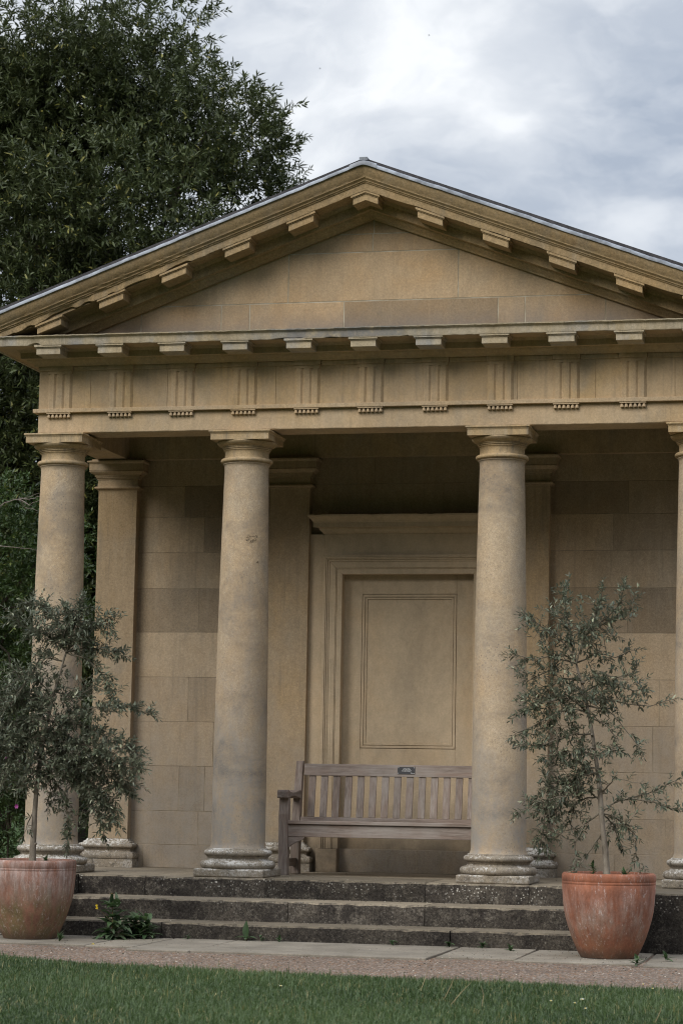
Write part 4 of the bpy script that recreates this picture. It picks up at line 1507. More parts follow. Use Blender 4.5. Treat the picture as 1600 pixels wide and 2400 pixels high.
nr = olive('olive_tree', 'taller slender olive tree with open twiggy crown in the right pot', (1421, 2050), YPR,
           [(1421, 2055), (1420, 2030), (1417, 1990), (1412, 1950), (1408, 1905), (1405, 1860), (1400, 1810), (1394, 1770), (1387, 1720), (1378, 1670), (1368, 1620), (1355, 1580), (1347, 1545)],
           [([(1347, 1545), (1330, 1515), (1300, 1490), (1265, 1465), (1235, 1445)], 2.0, 0.9, .09),
            ([(1347, 1545), (1335, 1490), (1320, 1440), (1325, 1400), (1328, 1375)], 2.2, 0.9, .09),
            ([(1350, 1555), (1365, 1500), (1390, 1470), (1430, 1455), (1470, 1435), (1482, 1400)], 1.7, 0.8, .08),
            ([(1350, 1555), (1370, 1480), (1400, 1430), (1410, 1385)], 1.8, 0.9, .08),
            ([(1390, 1470), (1430, 1440), (1455, 1410), (1460, 1375)], 2.0, 0.9, .07),
            ([(1347, 1545), (1315, 1535), (1280, 1540), (1240, 1545), (1205, 1535)], 1.9, 0.8, .08),
            ([(1350, 1555), (1310, 1545), (1290, 1570), (1255, 1585), (1215, 1570)], 1.3, 0.8, .08),
            ([(1360, 1595), (1320, 1590), (1290, 1610), (1265, 1640), (1230, 1635)], 2.0, 0.9, .09),
            ([(1350, 1555), (1400, 1530), (1440, 1540), (1480, 1525)], 1.5, 0.9, .08),
            ([(1360, 1600), (1410, 1575), (1440, 1590), (1480, 1580), (1490, 1565)], 1.4, 0.9, .08),
            ([(1368, 1620), (1410, 1600), (1450, 1610), (1490, 1620), (1505, 1615)], 1.7, 0.9, .08),
            ([(1372, 1640), (1420, 1640), (1470, 1650), (1520, 1655), (1570, 1640)], 1.2, 0.7, .07),
            ([(1378, 1670), (1340, 1640), (1300, 1640), (1255, 1650), (1222, 1670)], 2.6, 1.0, .10),
            ([(1378, 1670), (1330, 1660), (1290, 1680), (1250, 1700), (1215, 1715)], 2.2, 1.0, .09),
            ([(1375, 1655), (1420, 1660), (1450, 1690), (1490, 1740), (1495, 1755)], 1.3, 0.8, .08),
            ([(1380, 1680), (1420, 1700), (1445, 1730), (1430, 1760)], 1.3, 0.9, .08),
            ([(1387, 1720), (1345, 1720), (1300, 1735), (1260, 1750), (1228, 1745)], 1.8, 0.9, .09),
            ([(1394, 1770), (1360, 1760), (1320, 1760), (1280, 1770)], 1.9, 1.0, .09),
            ([(1394, 1770), (1430, 1755), (1450, 1760)], 1.5, 0.9, .07),
            ([(1398, 1800), (1370, 1800), (1345, 1830), (1320, 1860), (1300, 1900)], 3.0, 1.0, .10),
            ([(1404, 1875), (1380, 1855), (1340, 1860), (1300, 1870), (1260, 1880), (1220, 1905)], 2.0, 0.8, .08),
            ([(1400, 1810), (1360, 1820), (1310, 1840), (1280, 1880), (1270, 1950), (1265, 1985)], 2.4, 0.9, .09),
            ([(1404, 1870), (1370, 1870), (1345, 1890), (1335, 1930), (1345, 1945)], 2.0, 0.9, .08),
            ([(1408, 1905), (1440, 1880), (1480, 1870), (1530, 1855), (1580, 1830), (1620, 1815)], 1.6, 0.7, .08),
            ([(1480, 1870), (1530, 1880), (1580, 1900), (1630, 1900)], 1.7, 0.7, .08),
            ([(1405, 1860), (1425, 1840), (1440, 1825), (1495, 1835)], 1.0, 0.8, .07),
            ([(1408, 1905), (1440, 1915), (1470, 1940), (1490, 1960), (1490, 2010), (1500, 2045)], 1.3, 0.7, .07),
            ([(1408, 1905), (1435, 1930), (1445, 1960), (1455, 1980)], 1.6, 0.8, .07),
            ([(1406, 1905), (1370, 1930), (1345, 1975), (1350, 2035), (1345, 2070)], 0.9, 0.6, .06),
            ([(1412, 1950), (1375, 2000), (1355, 2030), (1345, 2045)], 0.8, 0.6, .06),
            ([(1415, 1985), (1405, 1960), (1398, 1975)], 0.8, 0.6, .05)], 33, 0.95, 1.2, [(1345, 1475, 110, 62, 50), (1300, 1470, 60, 45, 17), (1400, 1445, 70, 50, 15), (1325, 1605, 100, 65, 57), (1320, 1670, 90, 45, 39), (1430, 1610, 65, 60, 28), (1365, 1640, 45, 50, 24), (1330, 1760, 75, 45, 31), (1365, 1790, 50, 50, 28), (1310, 1860, 60, 55, 39), (1290, 1935, 40, 45, 12), (1450, 1930, 40, 35, 10)])
print('olive leaves', nl, nr)

# ------------------------------------------------------------------ trees and shrubs behind the temple


def crown_tree(name, label, x, y, zb, lobes, n_shoots, per, L, W, mat, seed, trunk_top, trunk_r, limbs=9, group=None, sl=0.20, up=0.35):
    """lobes: (x, y, z, radius) clumps; shoots start near each clump's surface and carry whorled leaves"""
    rng = np.random.default_rng(seed)
    q = random.Random(seed)
    T = thing(name, label, 'tree', (x, y, zb), group)
    m = MB()
    pts = [Vector((x, y, zb - .1)), Vector((x + .05, y, zb + (trunk_top - zb) * .4)), Vector((x - .08, y + .05, zb + (trunk_top - zb) * .75)), Vector((x, y, trunk_top))]
    m.tube(pts, [trunk_r * 1.2, trunk_r, trunk_r * .7, trunk_r * .3], 10)
    for i in range(limbs):
        lb = lobes[q.randrange(len(lobes))]
        t = q.uniform(.25, .9)
        s = pts[1].lerp(pts[3], t)
        e = Vector(lb[:3])
        mid = s.lerp(e, .5) + Vector((q.uniform(-.2, .2), q.uniform(-.2, .2), q.uniform(-.1, .3)))
        m.tube([s, mid, e], [trunk_r * .42, trunk_r * .22, trunk_r * .06], 6)
    m.build('trunk', M_BARK, T, smooth=60)
    lo = np.array(lobes)
    wts = lo[:, 3] ** 2
    idx = rng.choice(len(lo), n_shoots, p=wts / wts.sum())
    u = unit(rng.normal(0, 1, (n_shoots, 3)))
    rad = lo[idx, 3] * np.clip(rng.normal(0.86, 0.17, n_shoots), 0.25, 1.18)
    sp = lo[idx, :3] + u * rad[:, None] * np.array([[1, 1, 0.85]])
    sd = unit(u * 0.8 + np.array([[0, 0, up]]) + rng.normal(0, .35, (n_shoots, 3)))
    p, ld, nn, ll, ww = shoots_to_leaves(sp, sd, np.full(n_shoots, sl) * rng.uniform(.6, 1.4, n_shoots), per, L, W, 0.95, rng)
    tint = np.clip(rng.random(len(p)) * 0.8 + np.repeat(rng.random(n_shoots), per) * 0.25, 0, 1)
    leaf_mesh('crown', p, ld, nn, ll, ww, tint, mat, T, bend=0.10)
    return T


rng = np.random.default_rng(4)
lob = []
cx, cy, cz = -6.05, 10.4, 5.0
ax, ay, az = 3.92, 2.9, 5.85
while len(lob) < 150:
    d = unit(rng.normal(0, 1, 3))
    k = rng.uniform(0.55, 1.0) ** 0.5
    r = rng.uniform(.55, 1.05)
    p = np.array([cx, cy, cz]) + d * np.array([ax, ay, az]) * k
    if p[2] < 1.2:
        continue
    p -= d * r * 0.8
    lob.append((*p, r))
for i in range(40):
    lob.append((rng.uniform(-9.6, -5.0), rng.uniform(9.2, 11.5), rng.uniform(8.7, 10.5), rng.uniform(.5, .8)))
for i in range(46):
    lob.append((rng.uniform(-9.2, -4.9), rng.uniform(9.0, 11.5), rng.uniform(1.6, 6.2), rng.uniform(.6, 1.0)))
crown_tree('evergreen_tree', 'tall dark evergreen tree rising behind the left roof slope', cx, cy, GZ, lob, 37000, 13, 0.097, 0.027, M_LEAF_BIG, 12, 9.2, 0.24, 26, sl=0.16)

lob = [(-5.2, 5.3, 0.4, .7), (-4.7, 5.2, 1.2, .65), (-5.3, 5.5, 1.9, .7), (-4.75, 5.4, 2.5, .55), (-5.15, 5.4, 3.05, .55), (-5.7, 5.5, 1.0, .8), (-5.9, 5.6, 2.4, .7), (-4.55, 5.5, 3.1, .40), (-5.0, 5.2, 3.5, .32)]
crown_tree('green_shrub', 'bright leaved shrub behind the end column', -5.2, 5.4, GZ, lob, 3600, 11, 0.055, 0.022, M_LEAF_BUSH, 31, 3.0, 0.05, 12, 'shrubs behind the temple', 0.13, .3)
lob = [(-3.75, 6.6, 0.5, .7), (-3.6, 6.6, 1.5, .65), (-3.9, 6.7, 2.3, .6), (-3.5, 6.7, 2.9, .5), (-3.9, 6.7, 3.3, .42), (-3.2, 6.9, 1.0, .7)]
crown_tree('green_shrub', 'darker shrub seen between the end column and its pilaster', -3.7, 6.7, GZ, lob, 2400, 11, 0.058, 0.022, M_LEAF_BUSH, 32, 3.0, 0.05, 9, 'shrubs behind the temple', 0.13, .3)
rng = np.random.default_rng(6)
for k, (x, y, h, lab) in enumerate([(-6.2, 13.8, 4.6, 'low black green yew under the tall evergreen'), (-9.6, 14.4, 6.2, 'dark yew beyond the left edge of the view'), (-3.4, 14.6, 4.4, 'dark yew hidden mostly behind the temple')]):
    lob = []
    for i in range(26):
        lob.append((x + rng.uniform(-1.7, 1.7), y + rng.uniform(-.8, .8), rng.uniform(0.2, h - .6), rng.uniform(.6, .95)))
    crown_tree('yew_tree', lab, x, y, GZ, lob, 2600, 12, 0.16, 0.05, M_LEAF_YEW, 40 + k, h - 1, 0.15, 8, 'yews at the back', 0.3, .2)

# unseen tree belt behind the viewer, added to block low sky light
rng = np.random.default_rng(88)
nb = 30000
th = rng.uniform(-1.95, 1.6, nb)
rad_ = rng.uniform(39, 47, nb)
hh = 14.5 + 2.5 * np.sin(th * 9) + 1.5 * np.sin(th * 23 + 1)
bz = GZ + hh * rng.random(nb) ** 0.9
P_ = np.stack([np.sin(th) * rad_, -np.cos(th) * rad_, bz], 1)
o = leaf_mesh('sky_blocker_trees', P_, unit(rng.normal(0, 1, (nb, 3))), rng.normal(0, 1, (nb, 3)), rng.uniform(1.0, 1.8, nb), rng.uniform(.7, 1.1, nb), rng.random(nb), M_LEAF_YEW)
tag(o, 'added belt of dark trees out of view that keeps low sky light off the porch', kind='stuff')

# bare twigs in front of the left shrub
m = MB()
q = random.Random(71)
BT = thing('bare_branch', 'bare grey branching twigs left of the end column', 'branch', tuple(at(20, 1180, 4.3)))
for a, b, c in [((0, 1185), (45, 1170), (98, 1152)), ((45, 1170), (75, 1168), (100, 1160)), ((45, 1170), (60, 1188), (90, 1197)), ((-20, 1275), (20, 1281), (90, 1290)), ((45, 1170), (70, 1182), (98, 1172))]:
    ps = [at(*a, 4.3), at(*b, 4.3 + q.uniform(-.1, .1)), at(*c, 4.3 + q.uniform(-.2, .2))]
    fine = [ps[0].lerp(ps[1], t / 4) for t in range(4)] + [ps[1].lerp(ps[2], t / 4) for t in range(5)]
    fine = [p + Vector((0, 0, q.uniform(-.012, .012))) for p in fine]
    m.tube(fine, [0.006 - 0.0045 * i / 8 for i in range(9)], 5)
m.tube([at(-60, 1900, 4.3), at(-50, 1600, 4.35), at(-40, 1400, 4.3), at(-20, 1275, 4.3), at(0, 1185, 4.3)], [.03, .025, .02, .014, .011], 7)
m.build('twig', M_TWIG, BT, smooth=60)

# ------------------------------------------------------------------ weeds


def blade_plant(name, label, cat, p, leaves, stem_h=0.0, seed=1, group=None, mat=M_LEAF_WEED, jit=0.0):
    """leaves: (start height, azimuth, elevation, length, width, droop); each leaf a curved folded blade"""
    q = random.Random(seed)
    T = thing(name, label, cat, tuple(p), group)
    if stem_h:
        m = MB()
        m.tube([p, p + Vector((0.004, 0, stem_h * .5)), p + Vector((-.003, 0.004, stem_h))], [0.005, 0.004, 0.002], 6)
        m.build('stem', M_STEM, T, smooth=60)
    m = MB()
    for h, az_, el, ln, wd, dr in leaves:
        s = Vector(p) + Vector((q.uniform(-jit, jit), q.uniform(-jit, jit) * .6, h))
        d = Vector((math.cos(az_) * math.cos(el), math.sin(az_) * math.cos(el), math.sin(el)))
        side = d.cross(Vector((0, 0, 1))).normalized()
        rows = []
        n = 6
        c = s.copy()
        for i in range(n + 1):
            t = i / n
            w = wd * math.sin(math.pi * (0.06 + 0.94 * t) ** 0.8) * (1 if t < 1 else 0) + 0.0015
            u = side.cross(d).normalized()
            rows.append((c - side * w + u * w * .35, c.copy(), c + side * w + u * w * .35))
            d = (d + Vector((0, 0, -dr / n)) + Vector((q.uniform(-.05, .05), q.uniform(-.05, .05), 0))).normalized()
            c = c + d * (ln / n)
        vs = [x for r in rows for x in r]
        fs = []
        for i in range(n):
            b = i * 3
            fs += [(b, b + 1, b + 4, b + 3), (b + 1, b + 2, b + 5, b + 4)]
        m.add(vs, fs, 0, q.random())
    o = m.build('foliage', mat, T, smooth=70)
    return T


q = random.Random(17)
wp = on(262, 2203, GZ)
wp.y = -1.34
wp.x = at(262, 2200, -1.34).x
wp.z = GZ
lv = []
for i in range(70):
    h = q.choice((0.0, 0.01, 0.03, 0.05, 0.08, 0.11, 0.15, 0.19, 0.22))
    lv.append((h, q.uniform(0, 6.28), q.uniform(0.1, 0.7) + h * 2.2, q.uniform(.11, .165) * (1 - h * 1.2), q.uniform(.018, .027), q.uniform(0.5, 1.5)))
lv += [(0.25, a, 1.15, 0.085, 0.012, 0.1) for a in (0.3, 2.2, 4.0, 5.2)]
W1 = blade_plant('leafy_weed', 'bushy dark green weed with a small yellow flower beside the left pot', 'weed', wp, lv, 0.27, 3, jit=0.035)
m = MB()
fp = at(228, 2128, -1.36)
m.tube([wp + Vector((0, 0, .12)), wp.lerp(fp, .6) + Vector((0, 0, .05)), fp], [0.0022, 0.0018, 0.0015], 5)
m.build('flower_stalk', M_STEM, W1)
m = MB()
for c in (fp, fp + Vector((-0.006, 0.01, 0.017))):
    for k in range(4):
        a = k * math.pi / 2 + 0.4
        d = Vector((math.cos(a), -0.5, math.sin(a))).normalized()
        s = Vector((-math.sin(a), 0, math.cos(a)))
        m.add([c, c + d * .006 + s * .005, c + d * .013, c + d * .006 - s * .005], [(0, 1, 2, 3)])
m.build('flower', M_PETAL_Y, W1)
# soft ground leaves under the weed: small round leaved seedlings
lv = []
for i in range(110):
    lv.append((q.uniform(0, .15), q.uniform(0, 6.28), q.uniform(0.0, 1.1), q.uniform(.06, .13), q.uniform(.014, .022), q.uniform(0.3, 1.3)))
w2 = Vector((at(318, 2195, -1.20).x, -1.20, GZ))
blade_plant('leafy_weed', 'low sprawling round leaved weed against the bottom step right of the flowering weed', 'weed', w2, lv, 0.12, 4, jit=0.09)
rp = Vector((at(577, 2204, -1.12).x, -1.12, GZ))
blade_plant('leafy_weed', 'lone broad leaved seedling with one upright leaf at the bottom step', 'weed', rp,
            [(0.02, 1.2, 1.50, 0.125, 0.026, 0.02), (0.02, 3.3, 0.45, 0.085, 0.020, 0.8), (0.02, -0.15, 0.45, 0.08, 0.020, 0.8), (0.015, -1.4, 0.5, 0.055, 0.016, 0.9), (0.02, 2.5, 0.5, 0.06, 0.018, 0.7)], 0.03, 6)
small = [(611, 2209, 'pair of'), (440, 2199, 'yellowing'), (655, 2204, 'tiny'), (920, 2217, 'flat'), (1052, 2219, 'feathery'), (1130, 2205, 'climbing'), (1195, 2232, 'mossy')]
q = random.Random(23)
SEED_L = {'pair of': 'two leaved seedling right of the lone broad leaved seedling', 'yellowing': 'yellowing seedling below the left column base at the bottom step',
          'tiny': 'tiny seedling at the bottom step below the bench leg', 'flat': 'flat round leaved seedling at the bottom step under the bench', 'feathery': 'feathery green seedling at the bottom step left of the third column',
          'climbing': 'small weed growing up the bottom riser under the third column', 'mossy': 'mossy tuft in the paving joint left of the right pot'}
for u, v, kk in small:
    yy = -1.13 if kk != 'mossy' else -1.3
    p = Vector((at(u, v, yy).x, yy, GZ))
    lv = [(q.uniform(0, .03), q.uniform(0, 6.28), q.uniform(.2, 1.1), q.uniform(.025, .05), q.uniform(.005, .011), q.uniform(.2, 1)) for i in range(16 if kk in ('feathery', 'mossy', 'climbing') else 8)]
    blade_plant('small_weed', SEED_L[kk], 'weed', p, lv, 0.0, q.randrange(999), 'small weeds along the steps')
for u, v, lab in [(30, 2196, 'low weed in front of the left pot'), (62, 2196, 'leafy sprig at the foot of the left pot'), (140, 2206, 'upright small weed right of the left pot'), (98, 2200, 'pale seedling before the left pot'),
                  (1492, 2262, 'green tuft in the joint at the right pot base'), (1560, 2252, 'sparse weed at the foot of the dark wall right of the right pot')]:
    p = on(u, v, GZ)
    lv = [(q.uniform(0, .04), q.uniform(0, 6.28), q.uniform(.3, 1.2), q.uniform(.03, .07), q.uniform(.006, .011), q.uniform(.2, 1)) for i in range(14)]
    blade_plant('small_weed', lab, 'weed', p, lv, 0.0, q.randrange(999), 'small weeds along the steps')
# green weeds growing in the pots' grit
for u, v, yy, lab, hh in [(1388, 2046, YPR - .05, 'green herb sprouting in the right pot left of the trunk', .09), (1462, 2052, YPR - .12, 'low herb in the right pot right of the trunk', .04), (108, 2016, YPL - .05, 'small tuft in the left pot beside the trunk', .03)]:
    p = Vector((at(u, v, yy).x, yy, 0.118))
    lv = [(q.uniform(0, hh), q.uniform(0, 6.28), q.uniform(.3, 1.3), q.uniform(.025, .05), q.uniform(.005, .009), q.uniform(.2, .8)) for i in range(26)]
    blade_plant('small_weed', lab, 'weed', p, lv, hh, q.randrange(999), 'herbs growing in the pots')

# magenta flowers on a dark shrub behind the left olive
T = thing('flowering_shrub', 'dark shrub with a few magenta flowers behind the left olive', 'shrub', tuple(at(20, 1900, 2.6)))
rg = np.random.default_rng(77)
c = np.array(at(22, 1830, 2.6))
nn_ = 700
sp = c + rg.normal(0, 1, (nn_, 3)) * np.array([.30, .22, .36])
sd = unit(rg.normal(0, 1, (nn_, 3)) + np.array([[0, 0, .6]]))
p, ld, nrm, ll, ww = shoots_to_leaves(sp, sd, np.full(nn_, .12), 9, .06, .02, .9, rg)
leaf_mesh('crown', p, ld, nrm, ll, ww, rg.random(len(p)) * .5, M_LEAF_BUSH, T)
m = MB()
bp_ = Vector(at(20, 1960, 2.6))
for i in range(7):
    e = Vector(c) + Vector((q.uniform(-.3, .3), q.uniform(-.2, .2), q.uniform(-.1, .35)))
    m.tube([Vector((bp_.x, bp_.y, GZ)), bp_, e], [.012, .009, .003], 5)
m.build('stem', M_BARK, T)
for (u, v) in ((47, 1787), (40, 1890), (18, 1776)):
    m = MB()
    fc_ = at(u, v, 2.12)
    for k in range(6):
        a = k * math.pi / 3
        d = Vector((math.cos(a), -0.45, math.sin(a))).normalized()
        s = Vector((-math.sin(a), 0, math.cos(a)))
        m.add([fc_, fc_ + d * .012 + s * .009, fc_ + d * .024, fc_ + d * .012 - s * .009], [(0, 1, 2, 3)])
    m.build('flower', M_PETAL_M, T)

# ------------------------------------------------------------------ lawn grass, daisies, litter
rg = np.random.default_rng(5)


def blades(n, x0, x1, y0, y1, hmin, hmax):
    x = rg.uniform(x0, x1, n)
    y = rg.uniform(y0, y1, n)
    e = np.array([lawn_edge(a) for a in x]) + 0.05 * (np.sin(x * 23) + np.sin(x * 57)) * 0.5
    keep = y < e
    x, y, e = x[keep], y[keep], e[keep]
    patch = 0.5 + 0.25 * np.sin(x * 2.3 + 1.7 * np.sin(y * 1.1)) + 0.25 * np.sin(y * 2.9 + 2.1 * np.sin(x * 1.7))
    h = rg.uniform(hmin, hmax, len(x)) * (0.72 + 0.6 * patch)
    h *= np.where(rg.random(len(x)) < .045, 1.75, 1.0)
    edge = np.clip((e - y) / 0.12, 0.35, 1)
    h *= edge ** 0.4
    return x, y, h, patch


parts_ = [blades(330000, -2.6, 3.7, -8.4, -2.6, .018, .050), blades(40000, -5, -2.6, -7.5, -0.8, .02, .05), blades(30000, 3.7, 6, -8.4, -3.8, .02, .05), blades(30000, -3, 4.5, -12, -8.4, .02, .05)]
x, y, h, patch = (np.concatenate(a) for a in zip(*parts_))
n = len(x)
az_ = rg.uniform(0, 2 * np.pi, n)
lean = rg.uniform(0.05, 1.25, n) ** 1.2
wd = rg.uniform(.0010, .0023, n)
dx, dy = np.cos(az_), np.sin(az_)
v = np.empty((n, 5, 3))
sx, sy = -dy * wd, dx * wd
zb = GZ + 0.0 + np.zeros(n)
v[:, 0] = np.stack([x - sx, y - sy, zb], 1)
v[:, 1] = np.stack([x + sx, y + sy, zb], 1)
mx, my, mz = x + dx * h * lean * .35, y + dy * h * lean * .35, zb + h * .6
v[:, 2] = np.stack([mx + sx * .85, my + sy * .85, mz], 1)
v[:, 3] = np.stack([mx - sx * .85, my - sy * .85, mz], 1)
v[:, 4] = np.stack([x + dx * h * lean, y + dy * h * lean, zb + h * (1.08 - .42 * lean)], 1)
me = bpy.data.meshes.new('grass')
me.vertices.add(n * 5)
me.vertices.foreach_set('co', v.reshape(-1))
b = (np.arange(n) * 5)[:, None]
li = np.concatenate([b + np.array([[0, 1, 2, 3]]), b + np.array([[3, 2, 4]])], axis=1).reshape(-1).astype(np.int32)
me.loops.add(n * 7)
me.loops.foreach_set('vertex_index', li)
me.polygons.add(n * 2)
ls = np.empty(n * 2, dtype=np.int32)
ls[0::2] = np.arange(n) * 7
ls[1::2] = np.arange(n) * 7 + 4
me.polygons.foreach_set('loop_start', ls)
me.update(calc_edges=True)
a = me.attributes.new('tone', 'FLOAT', 'FACE')
tint = np.clip(rg.random(n) * 0.58 + 0.34 * patch ** 1.5, 0, 1)
tint = np.where(rg.random(n) < 0.03 + 0.05 * (np.sin(x * 5.1) * np.sin(y * 4.3) > .55), 1.0, tint)
a.data.foreach_set('value', np.repeat(tint.astype(np.float32), 2))
me.materials.append(M_GRASS)
o = bpy.data.objects.new('grass', me)
COL.objects.link(o)
tag(o, 'short green mown lawn grass in front of the path', kind='stuff')

# taller seed heads and dry stalks
q = random.Random(41)
for k, (u, v0, u1, v1, lab) in enumerate([(985, 2310, 1000, 2262, 'dry bent grass stalk below the bench'), (1040, 2330, 1062, 2285, 'pale grass stalk right of the dry bent one'), (1128, 2352, 1124, 2308, 'pale upright stalk below the third column'), (1050, 2350, 1100, 2300, 'brownish slanting stalk crossing the lawn'),
                                          (130, 2365, 160, 2398, 'long pale stalk lying at the lower left'), (1532, 2390, 1548, 2350, 'orange dead blade near the right edge')]):
    p0 = on(u, v0 + 12, GZ + .01)
    p1 = at(u1, v1, p0.y - 0.01)
    m = MB()
    m.tube([p0, p0.lerp(p1, .45) + Vector((0.012, .01, .014)), p1 + Vector((0.006, 0, -.006))], [.0014, .0016, .0008], 5)
    t = m.build('grass_stalk', M_STRAW)
    tag(t, lab, 'grass stalk', 'loose stalks in the lawn')
for k, (u, v0, lab) in enumerate([(1363, 2343, 'largest white daisy near the middle of the right lawn'), (1346, 2351, 'daisy just left of the largest daisy'), (1371, 2364, 'lowest daisy below the largest one'), (1290, 2346, 'small daisy farthest left in the lawn'), (1506, 2307, 'daisy at the lawn edge below the right pot'), (1528, 2317, 'tiny daisy right of the one at the lawn edge'), (658, 2311, 'single daisy in the middle lawn below the steps')]):
    p0 = on(u, v0, GZ + .05)
    T = thing('daisy', lab, 'daisy', (p0.x, p0.y, GZ), 'white daisies in the lawn')
    m = MB()
    m.tube([Vector((p0.x, p0.y, GZ)), p0], [.001, .001], 4)
    m.build('stem', M_LEAF_WEED, T)
    m = MB()
    r = 0.013 if k == 0 else 0.009
    for j in range(11):
        a0 = j * 2 * math.pi / 11
        d = Vector((math.cos(a0), math.sin(a0), .25)).normalized()
        d = Vector((d.x, d.y * .8 - .15, d.z + .2 * d.y))
        s = Vector((-math.sin(a0), math.cos(a0), 0)) * r * .28
        m.add([p0, p0 + d * r * .6 + s, p0 + d * r, p0 + d * r * .6 - s], [(0, 1, 2, 3)])
    m.build('petals', M_PETAL_W, T)
    m = MB()
    m.lathe([(0.001, p0.z), (0.0035, p0.z + .001), (0.003, p0.z + .003), (0.0006, p0.z + .004)], p0.x, p0.y - .001, 8)
    m.build('flower_centre', M_PETAL_Y, T)

# grit and crumbs strewn on the treads, paving and path
m = MB()
q = random.Random(55)
surf = [(-2.1, 2.1, -1.06, -0.70, -0.287), (-2.1, 2.1, -0.655, -0.24, -0.141), (-2.6, 3.0, -2.2, -1.1, GZ + .002), (-2.3, 2.4, -0.2, 1.4, 0.001), (0.8, 2.6, -2.1, -1.1, GZ + .002), (-3, 4, -3.6, -2.2, GZ - .011)]
for (a, b_, c_, d_, z), cnt in zip(surf, (170, 150, 260, 120, 260, 900)):
    for i in range(cnt):
        x, y = q.uniform(a, b_), (d_ - abs(q.gauss(0, .1)) if z in (-0.287, -0.141) else q.uniform(c_, d_))
        s = q.uniform(.002, .006) if cnt < 900 else q.uniform(.003, .008)
        k = q.uniform(.5, 1)
        m.add([(x + s, y, z), (x, y + s * k, z), (x - s * k, y, z), (x, y - s, z), (x + s * .2, y, z + s * .8)], [(0, 1, 4), (1, 2, 4), (2, 3, 4), (3, 0, 4)], q.choice((0, 0, 1)))
o = m.build('litter_crumbs', [M_POTGRIT, M_DARKSOIL])
tag(o, 'fine grit and crumbs scattered over treads, paving and path', kind='stuff')
# a few fallen petals and dead leaves
for u, v0, z, yy, mat, lab, s in [(262, 2093, -0.140, -0.30, simple('orange_petal', (0.7, 0.22, 0.03), .6), 'orange fallen petal on the middle tread near the left pot', .012),
                                  (218, 2214, GZ + .004, None, M_PETAL_Y, 'yellow fallen petal on the paving by the flowering weed', .011),
                                  (1213, 2223, GZ + .004, None, M_STRAW, 'pale twig lying at the bottom step by the mossy joint', .016)]:
    p = on(u, v0, z) if yy is None else Vector((at(u, v0, yy).x, yy, z))
    m = MB()
    m.add([p + Vector((-s * 1.4, 0, .001)), p + Vector((0, -s * .6, .006)), p + Vector((s * 1.4, 0, .002)), p + Vector((0, s * .6, .008))], [(0, 1, 2, 3)])
    tag(m.build('fallen_petal' if 'petal' in lab else 'twig_scrap', mat), lab, 'petal' if 'petal' in lab else 'twig')

# two distant birds
for u, v0, lab in ((1005, 83, 'tiny dark bird high in the sky near the top'), (750, 161, 'tiny pale bird beside the evergreen crown')):
    p = at(u, v0, 40)
    m = MB()
    m.tube([p + Vector((-.024, 0, 0)), p, p + Vector((.024, 0, .004))], [.003, .008, .002], 6)
    for s in (-1, 1):
        m.add([p + Vector((-.012, 0, .004)), p + Vector((.016, 0, .004)), p + Vector((.006, s * .05, .012)), p + Vector((-.006, s * .045, .012))], [(0, 1, 2, 3)])
    tag(m.build('flying_bird', M_SLATE), lab, 'bird', 'birds in the sky')

# ------------------------------------------------------------------ camera
cam = bpy.data.cameras.new('camera')
co = bpy.data.objects.new('camera', cam)
COL.objects.link(co)
mr = Matrix((ROT.col[0], ROT.col[2], -ROT.col[1])).transposed()
co.matrix_world = Matrix.Translation(EYE) @ mr.to_4x4()
cam.sensor_fit = 'VERTICAL'
cam.sensor_height = 36
cam.lens = FPX / 2400 * 36
cam.shift_x = -PU / 2400
cam.shift_y = PV / 2400
cam.clip_end = 2000
cam.dof.use_dof = True
cam.dof.focus_distance = 17.2
cam.dof.aperture_fstop = 5.0
scene.camera = co

# ------------------------------------------------------------------ light
SUN_EL, SUN_AZ = R(38), R(212)                      # azimuth from +Y clockwise: behind the camera and to its left
sd_ = Vector((math.sin(SUN_AZ) * math.cos(SUN_EL), math.cos(SUN_AZ) * math.cos(SUN_EL), math.sin(SUN_EL)))
sun = bpy.data.lights.new('sun', 'SUN')
sun.energy = 1.5
sun.angle = R(38)
sun.color = (1, 0.95, 0.87)
so = bpy.data.objects.new('sun', sun)
COL.objects.link(so)
so.rotation_euler = sd_.to_track_quat('Z', 'Y').to_euler()

w = bpy.data.worlds.new('World')
scene.world = w
w.use_nodes = True
t = w.node_tree
t.nodes.clear()
NWt = NT.__new__(NT)
NWt.t, NWt.n, NWt.l = t, t.nodes, t.links
out = t.nodes.new('ShaderNodeOutputWorld')
bg = t.nodes.new('ShaderNodeBackground')
bg.inputs['Strength'].default_value = 0.1
t.links.new(bg.outputs[0], out.inputs[0])
sky = t.nodes.new('ShaderNodeTexSky')
sky.sky_type = 'NISHITA'
sky.sun_disc = False
sky.sun_elevation = SUN_EL
sky.sun_rotation = SUN_AZ
tc = t.nodes.new('ShaderNodeTexCoord').outputs['Generated']


def blob(u, v, r0, r1, amp):
    d = ray(u, v).normalized()
    s = t.nodes.new('ShaderNodeVectorMath')
    s.operation = 'DISTANCE'
    t.links.new(warp, s.inputs[0])
    s.inputs[1].default_value = d
    return NWt.ramp(s.outputs['Value'], r0, r1, amp, 0)


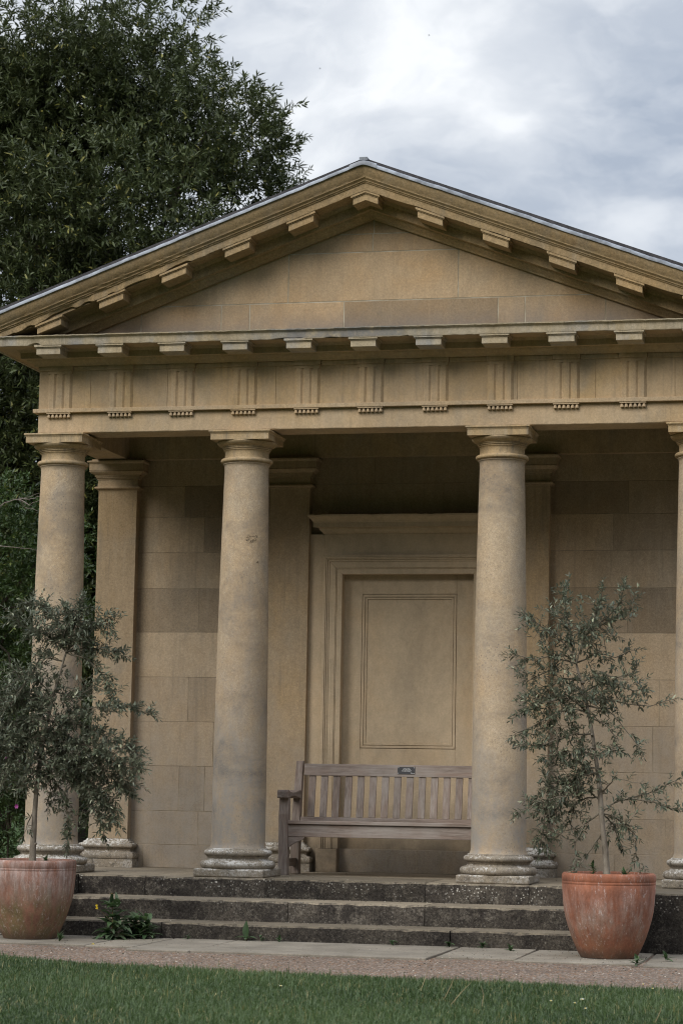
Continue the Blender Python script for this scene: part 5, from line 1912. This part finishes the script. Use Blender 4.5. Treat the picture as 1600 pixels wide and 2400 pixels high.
sc = NWt.vec(tc, (1, 1, 1.7))
nw = t.nodes.new('ShaderNodeTexNoise')
t.links.new(sc, nw.inputs['Vector'])
nw.inputs['Scale'].default_value = 9
nw.inputs['Detail'].default_value = 5
sub = t.nodes.new('ShaderNodeVectorMath')
sub.operation = 'SUBTRACT'
t.links.new(nw.outputs['Color'], sub.inputs[0])
sub.inputs[1].default_value = (.5, .5, .5)
sc2 = t.nodes.new('ShaderNodeVectorMath')
sc2.operation = 'SCALE'
t.links.new(sub.outputs[0], sc2.inputs[0])
sc2.inputs[3].default_value = 0.09
ad = t.nodes.new('ShaderNodeVectorMath')
t.links.new(tc, ad.inputs[0])
t.links.new(sc2.outputs[0], ad.inputs[1])
warp = ad.outputs[0]
n1 = NWt.noise(NWt.vec(warp, (1, 1, 1.8)), 7, 6, 0.52, 0.2)
n2 = NWt.noise(NWt.vec(warp, (1, 1, 1.6), (3, 5, 1)), 24, 6, 0.55, 0.2)
b = NWt.math('ADD', NWt.ramp(n1, 0.35, 0.65, -0.12, 0.12), NWt.ramp(n2, 0.35, 0.65, -0.07, 0.07))
b = NWt.math('ADD', b, 0.50)
for args in [(880, 60, 0.01, 0.085, 0.13), (960, 210, 0.01, 0.07, 0.08), (1200, 260, 0.01, 0.05, 0.22), (1230, 330, 0.0, 0.03, 0.10), (1440, 520, 0.005, 0.035, 0.20), (760, 350, 0.005, 0.03, 0.12),
             (1560, 330, 0.01, 0.055, -0.09), (1330, 80, 0.01, 0.05, -0.10), (1590, 60, 0.01, 0.06, -0.16), (1130, 400, 0.0, 0.03, -0.08), (1430, 420, 0.0, 0.03, -0.10), (620, 300, 0, .08, 0.1)]:
    b = NWt.math('ADD', b, blob(*args))
b = NWt.math('MAXIMUM', b, 0.30)
cloud = NWt.mix(NWt.ramp(b, 0.30, 0.85, 0, 1, False), (0.40, 0.455, 0.545), (0.93, 0.95, 0.97))
zen = NWt.sep(tc)[2]
cloud = NWt.scale_col(cloud, NWt.ramp(zen, 0.32, 0.85, 7.0, 19))
skyc = NWt.mix(0.94, sky.outputs[0], cloud)
t.links.new(skyc, bg.inputs['Color'])

scene.view_settings.view_transform = 'Standard'
scene.view_settings.look = 'None'
scene.view_settings.exposure = 0.66
scene.view_settings.gamma = 1
scene.render.engine = 'CYCLES'
scene.cycles.use_denoising = True
scene.cycles.max_bounces = 8
scene.cycles.filter_width = 1.1
scene.cycles.diffuse_bounces = 2
